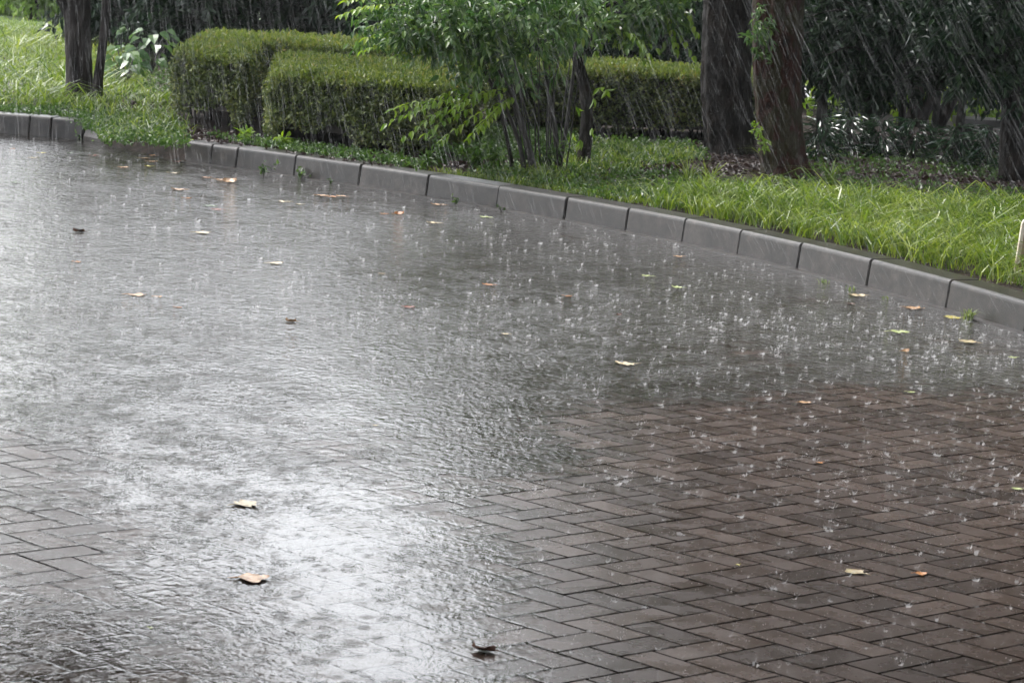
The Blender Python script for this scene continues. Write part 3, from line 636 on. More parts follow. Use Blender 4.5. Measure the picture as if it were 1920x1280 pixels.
for (x0, y0, x1, y1, sg, n) in ((940, 170, 725, 232, .05, 12), (930, 180, 760, 255, .04, 11), (950, 175, 800, 225, .05, 10), (960, 185, 830, 262, .03, 9), (950, 190, 880, 258, .02, 8), (900, 165, 790, 198, .03, 8),
                                (965, 180, 905, 235, .02, 8), (880, 185, 770, 215, .03, 8), (955, 165, 850, 205, .03, 9), (820, 190, 740, 205, .02, 6), (890, 200, 800, 250, .02, 7),
                                (760, 10, 640, 28, .03, 8), (740, -5, 650, 2, .02, 7), (860, 60, 690, 70, .04, 10), (840, 40, 700, 48, .04, 10), (800, 75, 680, 95, .03, 8), (900, 20, 760, 30, .04, 10), (850, 85, 740, 108, .03, 8)):
    Yd = rng.uniform(16.85, 17.1); spray(w(x0, y0, Yd + .15), w(x1, y1, Yd - rng.uniform(0, .15)), sg, n + 2, .062, .028)
sp.build('young_sprays', m_bright, root); tw.build('twigs', m_stem, root)
# low shoots at the foot of the shrub
for (x_, y_, n_) in ((830, 275, 110), (785, 290, 110), (1010, 290, 110), (930, 298, 110), (890, 285, 110)):
    cloud([(w(x_, y_, 17.4), (.09, .08, .04), 1)], n_, .05, .02, m_weed, 'low_shoot', root, clump=.05, per=22)

# slender leaning tree
b3 = at(1094, 312, VZ); Y = b3[1]
root = empty('sapling', b3, 'slender dark leaning sapling with pale hanging leaves, between shrub and thick trunk', 'sapling')
st = MB()
add_tube(st, [w(1092, 322, Y), w(1098, 270, Y), w(1102, 215, Y), (w(1096, 160, Y)), w(1080, 100, Y), w(1056, 50, Y), w(1020, -20, Y), w(990, -140, Y)], [.046, .042, .036, .036, .032, .028, .024, .014], 14, .07, rings=50, ridges=7)
add_tube(st, [w(1080, 100, Y), w(1062, 60, Y + .05), w(1070, 10, Y + .1), w(1090, -80, Y + .1)], [.018, .015, .012, .008], 7, rings=14)
add_tube(st, [w(1060, 50, Y), w(1120, 20, Y), w(1200, -15, Y + .1), w(1290, -40, Y + .1)], [.013, .010, .008, .005], 6, rings=14)
st.build('trunk', m_bark, root, smooth=True)
cloud([(w(1240, 20, Y), (.2, .2, .12), 2), (w(1160, 45, Y), (.18, .2, .1), 1.4), (w(1110, 20, Y), (.15, .2, .14), 1.4), (w(1190, -60, Y), (.5, .4, .15), 2.5)], 2200, .06, .03, m_shrub, 'crown', root, six=True)
sp = MB(); tw = MB()
for (x0, y0, x1, y1, n) in ((1230, 0, 1300, 105, 9), (1250, 20, 1268, 92, 7), (1180, 60, 1215, 100, 6), (1270, 0, 1306, 60, 7), (1150, 50, 1120, 95, 5), (1100, 30, 1230, 90, 9), (1180, 10, 1260, 40, 8), (1200, 80, 1212, 112, 4)):
    Yd = Y + rng.uniform(-.25, .1); spray(w(x0, y0, Yd), w(x1, y1, Yd - .05), .01, n, .06, .032, sp, tw)
for (x, y) in ((1125, 165), (1112, 185), (1138, 168), (1080, 200), (1075, 250), (1110, 240), (1088, 262)):
    p0 = w(x, y, Y - .1); sp.add(*leafs6(np.repeat(p0[None], 3, 0), np.array([0, 0, -1.0]) + rng.normal(size=(3, 3)) * .5, rdir(3), np.full(3, .07), np.full(3, .028)))
sp.build('hanging_leaves', m_bright, root); tw.build('twigs', m_stem, root)

# ------------------------------------------------------------------ dark evergreens on the right
ev = [(1538, 262, 12, 21.6, 'slim leaning evergreen just right of the mossy trunk'), (1590, 268, 7, 22.4, 'thinnest dark evergreen trunk in front of the brick planter'),
      (1625, 275, 13, 21.2, 'dark evergreen with straight trunk above the bamboo grass clumps'), (1690, 262, 9, 22.3, 'evergreen with thin trunk in front of the pale path'),
      (1748, 262, 8, 21.8, 'evergreen whose leaves hang before the cream building'), (1795, 285, 11, 20.6, 'dark evergreen trunk directly left of the concrete bench'),
      (1900, 330, 34, 19.0, 'broad black evergreen trunk filling the shade above the pale post'), (1960, 300, 20, 21.0, 'evergreen half outside the picture behind the broad black trunk')]
for i, (x, y, hw, Y, lb) in enumerate(ev):
    b = w(x, y, Y); b[2] = VZ; rd = hw * Y / F * .72
    root = empty('evergreen_tree', b, lb, 'tree', 'dark evergreens behind the grass verge')
    mb = MB(); dx = rng.uniform(-.12, .12); dx2 = rng.uniform(-.15, .15)
    path = [b - [0, 0, .05], b + [dx * .3, 0, .5], b + [dx, 0, 1.1], b + [dx + dx2, .1, 2.2], b + [dx + dx2 * 2, .1, 3.6]]
    add_tube(mb, path, [rd * 1.2, rd, rd * .95, rd * .85, rd * .6], 16, .05, rings=30, ridges=9)
    for k in range(7):
        z = rng.uniform(.5, 1.6); a = rng.uniform(0, 6.28); p0 = b + [dx * min(z, 1.1), 0, z]
        add_tube(mb, [p0, p0 + [math.cos(a) * .3, math.sin(a) * .3, .12], p0 + [math.cos(a) * .65, math.sin(a) * .65, .02]], [.012, .009, .004], 5, rings=6)
    mb.build('trunk', m_bark, root, smooth=True)
    lo = {0: .55, 3: .5, 4: .52, 5: .62, 6: .55}.get(i, .40)
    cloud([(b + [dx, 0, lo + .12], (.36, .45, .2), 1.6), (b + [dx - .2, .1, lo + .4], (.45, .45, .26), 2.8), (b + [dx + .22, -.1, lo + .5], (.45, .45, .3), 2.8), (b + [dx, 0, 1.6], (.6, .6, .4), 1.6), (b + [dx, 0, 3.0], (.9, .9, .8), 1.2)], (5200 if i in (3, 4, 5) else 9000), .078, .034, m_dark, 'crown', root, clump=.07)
# taller trees whose crowns close the canopy over the right side
ct = [(3.3, 26.5, 6.4), (5.6, 24.5, 6.8), (4.6, 20.8, 6.2), (5.2, 17.2, 5.8), (1.4, 28.6, 6.2), (7.0, 29.5, 7.2), (4.6, 13.6, 5.6)]
for i, (x, y, hh) in enumerate(ct):
    root = empty('canopy_tree', (x, y, VZ), ['tall tree seen between the evergreens behind the bamboo grass', 'tall tree beyond the concrete bench', 'tall tree behind the broad black trunk', 'tall tree right of the long grass', 'tall tree behind the dark hedge and sapling', 'tall tree by the cream building', 'tall tree past the pale post'][i], 'tree', 'tall trees forming the shady canopy')
    mb = MB(); add_tube(mb, [(x, y, VZ - .05), (x + .1, y, 2.5), (x, y, hh * .75)], [.15, .12, .07], 12, .05, rings=24, ridges=8); mb.build('trunk', m_bark, root, smooth=True)
    lm = MB()
    for k in range(5):
        lm.add(*crown_cloud(np.array([x + rng.uniform(-1, 1), y + rng.uniform(-1, 1), hh * rng.uniform(.55, 1.1)]), np.array([1.5, 1.5, 1.1]), 1700, .17, .10, clumps=26))
    lm.build('crown', m_crown, root)
# unseen roof, road trees and overhead crowns, added to cut the ambient sky light
m_shel = solid_mat('added_shelter_wood', [(.3, (.05, .04, .03)), (.7, (.10, .08, .06))], 6, .6, .3, 40)
root = empty('added_shelter', (0, -6, 0), 'added dark timber roof behind the viewpoint that blocks sky light', 'added_shelter')
mb = MB(); box(mb, -9, -12, 3.1, 9, 1.6, 3.4); mb.build('roof', m_shel, root)
mb = MB(); box(mb, -9, -12, 0, 9, -11.7, 3.1); mb.build('wall', m_shel, root)
for xx in (-8.6, 8.4):
    mb = MB(); box(mb, xx, 1.2, -.01, xx + .2, 1.4, 3.098); mb.build('post', m_shel, root)
for i, (x, y, hh) in enumerate([(6.2, 9.5, 6.5), (6.8, 4, 7), (8.5, 14, 7.5), (8.2, 20, 8), (-7.5, 5.5, 7), (-8.5, 11, 7.2), (3.8, 8.6, 6.8)]):
    root = empty('added_road_tree', (x, y, VZ if x > 0 else 0), ['added sky-blocking tree on the right verge before the pale post', 'added sky-blocking tree on the right beside the rear roof', 'added sky-blocking tree set back on the right', 'added sky-blocking tree far back on the right', 'added sky-blocking tree on the left beside the rear roof', 'added sky-blocking tree on the left past the rear roof', 'added sky-blocking tree leaning over the paving from the right'][i], 'tree', 'unseen trees added to cut the sky light')
    mb = MB(); add_tube(mb, [(x + (2.2 if i == 6 else 0), y, -.05), (x + (.9 if i == 6 else .1), y, 3), (x, y, hh)], [.2, .16, .08], 12, .05, rings=24, ridges=8); mb.build('trunk', m_bark, root, smooth=True)
    lm = MB()
    for k in range(6):
        lm.add(*crown_cloud(np.array([x + rng.uniform(-2.2, 2.2), y + rng.uniform(-2, 2), hh * rng.uniform(.75, 1.15)]), np.array([1.9, 1.9, 1.2]), 1300, .34, .22, clumps=45))
    for (cx, cy, cz) in {0: [(3.4, 10.8, 7.4), (2.6, 8.2, 7.0)], 1: [(3.8, 4.5, 7.2), (1.2, 3.6, 6.6)], 4: [(-4.6, 5.5, 7), (-2.2, 4.2, 6.8)], 5: [(-5.4, 10.5, 7.6)], 6: [(1.0, 7.5, 6.6), (-1.0, 6.6, 7.0), (2.2, 11.5, 7.2)]}.get(i, []):
        lm.add(*crown_cloud(np.array([cx, cy, cz]), np.array([1.9, 1.9, 1.0]), 1900, .34, .22, clumps=50))
    lm.build('crown', m_crown, root)
# dark shrubs screening the back, left and centre
bt = [(-3.05, 27.5), (-2.2, 28.3), (-1.2, 27.2), (-.3, 28.2), (.6, 27.0), (1.35, 27.8), (2.0, 26.2), (-4.1, 29.6), (4.6, 30.5), (3.4, 24.6)]
lbs = ['dark evergreen shrub with pale glossy leaves, nearest the twin-stemmed tree', 'dark bushy evergreen behind the taller hedge', 'deep shade evergreen behind the taller hedge, right of the bushy one', 'evergreen behind the arching shrub', 'evergreen behind the dark hedge, left part',
       'evergreen in deep shade behind the dark hedge, centre', 'evergreen seen left of the thick ridged trunk', 'far evergreen seen past the twin-stemmed tree', 'evergreen screen in front of the cream building', 'low evergreen beside the pale path']
for i, (x, y) in enumerate(bt):
    root = empty('evergreen_bush', (x, y, VZ), lbs[i], 'bush', 'dark evergreen bushes closing the background')
    mb = MB()
    for k in range(3):
        add_tube(mb, [(x + rng.normal() * .15, y, VZ - .05), (x + rng.normal() * .3, y, 1.4), (x + rng.normal() * .5, y, 2.2)], [.06, .045, .02], 8, .05, rings=12)
    mb.build('trunk', m_bark, root, smooth=True)
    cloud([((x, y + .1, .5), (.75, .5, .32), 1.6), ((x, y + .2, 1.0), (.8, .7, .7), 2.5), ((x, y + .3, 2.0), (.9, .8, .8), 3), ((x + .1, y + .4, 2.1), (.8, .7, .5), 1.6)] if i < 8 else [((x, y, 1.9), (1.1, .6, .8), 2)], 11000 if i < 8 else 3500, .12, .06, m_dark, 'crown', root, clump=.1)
# big pale glossy leaved plants beside the tall hedge
for (x, y, s, lb) in ((235, 165, .34, 'broad leaved plant with large pale shiny leaves, left of the taller hedge'), (283, 140, .40, 'tall large leaved plant touching the taller hedge corner'), (262, 115, .36, 'large leaved plant behind the other broad leaved plants')):
    b = at(x, y, VZ); root = empty('broadleaf_plant', b, lb, 'plant', 'large leaved plants beside the hedge')
    mb = MB(); lm = MB()
    for k in range(26):
        a = rng.uniform(0, 6.28); z = rng.uniform(.25, 1.0) * s; e = b + np.array([math.cos(a) * s * .5, math.sin(a) * s * .5, z]) * [rng.uniform(.3, 1), rng.uniform(.3, 1), 1]
        add_tube(mb, [b, (b + e) / 2 + [0, 0, .05], e], [.004, .003, .002], 4, rings=5)
        lm.add(*leafs6(e[None], np.array([[math.cos(a), math.sin(a), -.4]]), np.array([[rng.normal() * .3, -.5, 1]]), np.array([rng.uniform(.09, .16)]), np.array([rng.uniform(.07, .11)])))
    mb.build('stems', m_stem, root); lm.build('leaves', m_broad, root)
# bamboo grass clumps
for i, (x, y, lb) in enumerate([(1535, 300, 'bamboo grass clump right beside the mossy trunk'), (1590, 292, 'bamboo grass clump with pale shining blades under the straight evergreen'), (1650, 296, 'bamboo grass clump in the middle of the shady bank'),
                                (1712, 300, 'bamboo grass clump leaning over wine red litter'), (1790, 312, 'bamboo grass clump below the concrete bench'), (1850, 318, 'bamboo grass clump in front of the broad black trunk'), (1915, 330, 'bamboo grass clump at the photo edge above the pale post'), (1560, 262, 'bamboo grass clump behind the others, by the brick planter')]):
    b = at(x, y, VZ); n = 130; a = rng.uniform(0, 6.28, n); z = rng.uniform(.02, .28, n)
    P = b + np.c_[np.cos(a) * .09, np.sin(a) * .09, z] * np.c_[rng.uniform(.1, 1, n), rng.uniform(.1, 1, n), np.ones(n)]
    D = np.c_[np.cos(a), np.sin(a), rng.uniform(-.5, .5, n)]
    mb = MB(); mb.add(*leafs6(P, D, np.tile([0, 0, 1.0], (n, 1)) + rng.normal(size=(n, 3)) * .3, rng.uniform(.10, .2, n), rng.uniform(.014, .026, n), droop=.3))
    root = empty('bamboo_grass', b, lb, 'bamboo grass', 'bamboo grass clumps on the shady bank'); mb.build('leaves', m_sasa, root)
    sm = MB()
    for k in range(8): add_tube(sm, [b - [0, 0, .02], b + [rng.normal() * .04, rng.normal() * .04, .25]], [.003, .002], 4, rings=3)
    sm.build('stems', m_stem, root)

# ------------------------------------------------------------------ far things glimpsed between the trees
m_cream = solid_mat('cream_render', [(.3, (.55, .50, .42)), (.7, (.68, .63, .54))], 2, .7, .1, 40)
m_glass = solid_mat('window_glass', [(0, (.03, .035, .04)), (1, (.05, .055, .06))], 2, .08, 0)
m_brk = solid_mat('orange_brick', [(.3, (.22, .09, .05)), (.7, (.36, .17, .10))], 12, .7, .3, 60)
m_post = solid_mat('weathered_paint', [(.3, (.38, .30, .22)), (.5, (.62, .54, .44)), (.7, (.74, .68, .60))], 22, .45, .2, 120)
root = empty('building', (6.0, 37, VZ), 'cream rendered building glimpsed between dark leaves at the upper right', 'building')
mb = MB(); box(mb, 4.6, 36, 0, 9.5, 44, 4.2); mb.build('wall', m_cream, root)
mb = MB(); box(mb, 4.3, 35.6, 4.203, 9.8, 44.4, 4.5); mb.build('roof', m_kerbd, root)
for xw in (5.9, 7.6):
    mb = MB(); box(mb, xw, 35.96, 1.1, xw + .9, 35.998, 2.5); f = mb.build('window', m_post, root)
    mb = MB(); box(mb, xw + .06, 35.93, 1.16, xw + .84, 35.957, 2.44); q = mb.build('pane', m_glass, root); q.parent = f; q.matrix_parent_inverse = Matrix()
mb = MB(); a = w(1535, 190, 29.2); b = w(1590, 190, 29.2); box(mb, a[0], 29.2, .1, b[0], 29.6, .52)
tag(mb.build('brick_planter', m_brk), 'low orange brick planter wall glimpsed right of the mossy trunk', 'planter')
a = w(1800, 226, 21.4); b = w(1850, 229, 21.4)
root = empty('bench', ((a[0] + b[0]) / 2, 21.6, VZ), 'pale concrete slab bench in the shade behind the bamboo grass', 'bench')
mb = MB(); box(mb, a[0], 21.4, a[2] - .04, b[0] + .12, 21.8, a[2] + .012); mb.build('seat', m_path, root)
for xx in (a[0] + .05, b[0]):
    mb = MB(); box(mb, xx, 21.46, VZ - .02, xx + .06, 21.74, a[2] - .041); mb.build('leg', m_kerb, root)
# bright small bushes by the path
for (x, y, Yd, lb) in ((1710, 195, 25.2, 'small yellow green bush beyond the evergreens, before the pale path'), (1760, 200, 25.0, 'yellow green bush beside the small one behind the evergreens'), (1570, 205, 24.6, 'tiny sunlit bush near the brick planter'), (1840, 190, 25.8, 'olive green bush behind the concrete bench')):
    b = w(x, y, Yd); root = empty('bush', (b[0], Yd, VZ), lb, 'bush', 'small bright bushes by the path')
    cloud([((b[0], Yd, VZ + .2), (.35, .25, .18), 1)], 700, .06, .035, m_bright, 'foliage', root)
    mb = MB(); add_tube(mb, [(b[0], Yd, VZ - .02), (b[0], Yd, VZ + .25)], [.015, .008], 5, rings=3); mb.build('stem', m_stem, root)
# far left: lit bushes with thin stems past the meadow
for i, (x, y, Yd, lb) in enumerate(((20, 45, 37, 'pale lit bush at the far left end of the meadow'), (75, 48, 36, 'thin stemmed lit bush left of the twin-stemmed tree'), (110, 40, 38.5, 'lit bush directly behind the twin-stemmed tree'), (-60, 40, 38, 'lit bush beyond the left photo edge'), (230, 60, 33, 'lit bush right of the twin-stemmed tree'))):
    b = w(x, y, Yd); root = empty('meadow_bush', (b[0], Yd, VZ), lb, 'bush', 'lit bushes beyond the meadow')
    mb = MB()
    for k in range(5):
        q = b[0] + rng.normal() * .35; add_tube(mb, [(q, Yd, VZ - .02), (q + rng.normal() * .1, Yd, .9), (q + rng.normal() * .25, Yd, 1.9)], [.03, .022, .01], 5, .05, rings=8)
    mb.build('stems', m_bark3, root)
    cloud([((b[0], Yd, .45), (.55, .4, .3), 2.2), ((b[0], Yd, 1.25), (.6, .5, .45), 2), ((b[0] + .2, Yd, .75), (.4, .4, .3), .7), ((b[0], Yd, 1.9), (.6, .5, .3), 1)], 2400, .10, .06, m_farleaf, 'foliage', root, clump=.1)
# distant wood
n = 26000; X = rng.uniform(-70, 70, n); hh = 3.2 + 1.2 * np.sin(X * .35) + .8 * np.sin(X * 1.1); Z = rng.uniform(0, 1, n) ** .8 * hh; P = np.c_[X, 75 + rng.normal(size=n) * 1.5, Z]
tag(MB().add(*leafs(P, rdir(n), rdir(n) + [0, -.6, .3], rng.uniform(.5, .9, n), rng.uniform(.35, .6, n))).build('distant_woods', m_crown), 'distant green woods beyond the lawn', 'woods', kind='stuff')

# ------------------------------------------------------------------ pale post at the right edge
b = at(1905, 523, VZ); root = empty('marker_post', b, 'pale weathered post with rounded top standing at the kerb edge', 'post')
hgt = (523 - 408) / (F / b[1]) ; mb = MB(); wd = .085; th = .03; ol = [(0, -.03), (wd, -.03)]
for k in range(7): a = k / 6 * math.pi / 2; ol.append((wd - .028 + .028 * math.cos(a), hgt - .028 + .028 * math.sin(a)))
for k in range(7): a = math.pi / 2 + k / 6 * math.pi / 2; ol.append((.028 + .028 * math.cos(a), hgt - .028 + .028 * math.sin(a)))
tl = .08; V = [(b[0] + x + z * tl - .012, b[1] - .0, b[2] + z) for x, z in ol] + [(b[0] + x + z * tl - .012, b[1] + th, b[2] + z) for x, z in ol]; k = len(ol)
mb.add(V, [(i, (i + 1) % k, k + (i + 1) % k, k + i) for i in range(k)]); mb.Fs.append(np.array([list(range(k))[::-1]])); mb.Fs.append(np.array([list(range(k, 2 * k))]))
mb.build('board', m_post, root)
ins = [(x * .0 + (.016 if x < .04 else wd - .016), z) for x, z in [(0, .05), (wd, .05), (wd, hgt - .03), (0, hgt - .03)]]
m_pan = solid_mat('worn_panel', [(.3, (.16, .11, .08)), (.7, (.34, .26, .18))], 18, .5, .3, 90)
V = [(b[0] + x + z * tl - .012, b[1] - .003, b[2] + z) for x, z in ins] + [(b[0] + x + z * tl - .012, b[1] - .0005, b[2] + z) for x, z in ins]
MB().add(V, [(0, 1, 2, 3), (0, 4, 5, 1), (1, 5, 6, 2), (2, 6, 7, 3), (3, 7, 4, 0)]).build('panel', m_pan, root)

# ------------------------------------------------------------------ small weeds
def weed(px, py, z, h, n, L, W_, label, mat=m_weed, name='weed', blade=False, spread=.5):
    b = at(px, py, z)
    mb = MB()
    if blade:
        P = np.repeat(b[None], n, 0) + rng.normal(size=(n, 3)) * [.012, .012, 0]; V, a, c = blades(P, rng.uniform(.5, 1, n) * h, np.full(n, W_), rng.uniform(.3, 1.2, n)); mb.add(V, a); mb.Fs.append(c)
        return tag(mb.build(name, mat), label, 'grass tuft')
    k = max(3, n // 6); tips = b + np.c_[rng.normal(size=(k, 2)) * h * spread, rng.uniform(.55, 1, k) * h]
    s = MB()
    for t_ in tips:
        add_tube(s, [b - [0, 0, .01], (b + t_) / 2 + [0, 0, h * .12], t_], [.002, .0016, .001], 4, rings=5)
    q = rng.uniform(.25, 1, (n, 1)); i = rng.integers(0, k, n); P = b * (1 - q) + tips[i] * q + [0, 0, h * .08]
    mb.add(*leafs6(P, rdir(n, -.2), rdir(n, 1.2), rng.uniform(.6, 1.1, n) * L, rng.uniform(.7, 1.1, n) * W_))
    root = empty(name, b, label, 'weed', 'weeds along the kerb'); s.build('stem', m_stem, root); mb.build('leaves', mat, root); return root
weed(494, 332, .0, .09, 22, .034, .02, 'small green weed at the foot of the fourth kerb stone')
weed(566, 336, .0, .08, 24, .034, .022, 'round leafy weed at the joint between fourth and fifth kerb stones')
weed(655, 344, .0, .11, 18, .055, .016, 'pale drooping weed with narrow leaves at the kerb foot')
weed(622, 345, .0, .045, 10, .02, .012, 'tiny weed at the kerb foot left of the pale drooping weed')
weed(512, 318, .0, .05, 10, .02, .012, 'faint small weed at the kerb, just above the small green weed')
weed(343, 292, .0, .13, 14, .035, .016, 'thin wilted yellow weed at the rounded kerb end', m_bright)
weed(374, 300, .0, .13, 14, .04, .012, 'thin upright weed in front of the first short kerb stone', m_bright)
weed(852, 384, .0, .05, 12, .03, .02, 'low flattened weed in the gutter under the grass bank')
weed(940, 396, .0, .03, 8, .02, .014, 'tiny weed in the gutter right of the flattened one')
weed(1817, 600, .0, .075, 60, .0, .0035, 'bright green grass tuft growing at the foot of the kerb', m_grass, 'grass_tuft', True)
weed(1546, 530, .0, .03, 24, .0, .003, 'tiny sparse grass tuft in the kerb joint crack', m_grass, 'grass_tuft', True)
weed(1600, 545, .0, .035, 20, .0, .003, 'faint dry grass tuft at the kerb near the thin curved leaf', m_grass, 'grass_tuft', True)
weed(1662, 560, .0, .02, 14, .0, .003, 'smallest green grass wisp at the kerb foot', m_grass, 'grass_tuft', True)
weed(455, 268, VZ, .10, 36, .055, .028, 'bright leafy weed between the two front hedges above the kerb', m_bright)
weed(528, 276, VZ, .10, 26, .06, .032, 'broad green weed at the front hedge corner', m_bright)
weed(395, 258, VZ, .06, 26, .035, .02, 'low green weed under the taller hedge edge')
weed(500, 272, VZ, .05, 24, .035, .02, 'low yellow green weed below the front hedge corner', m_bright)
weed(150, 262, .0, .05, 8, .05, .022, 'single leafy weed in front of the dark end stone')
weed(1070, 345, VZ, .07, 26, .045, .026, 'pale leafy weed on the verge below the sapling', m_bright)
weed(1150, 300, VZ, .07, 26, .045, .026, 'leafy weed on the verge right of the sapling base')
weed(880, 318, VZ, .12, 20, .07, .016, 'fern-like weed behind the kerb, left of the shrub stems')
weed(1350, 372, VZ, .08, 26, .045, .026, 'leafy weed in the grass below the thick ridged trunk')
for (x, y, lb) in ((1022, 345, 'upright tuft of long grass blades beside the shrub base'), (1330, 350, 'tall arching grass tuft below the thick ridged trunk'), (1290, 345, 'arching grass tuft left of the tall one'), (1555, 350, 'arching grass tuft right of the mossy trunk base'), (1440, 318, 'grass tuft touching the mossy trunk base')):
    weed(x, y, VZ, .24 if x > 1030 else .14, 34, 0, .006, lb, m_grass, 'grass_tuft', True)

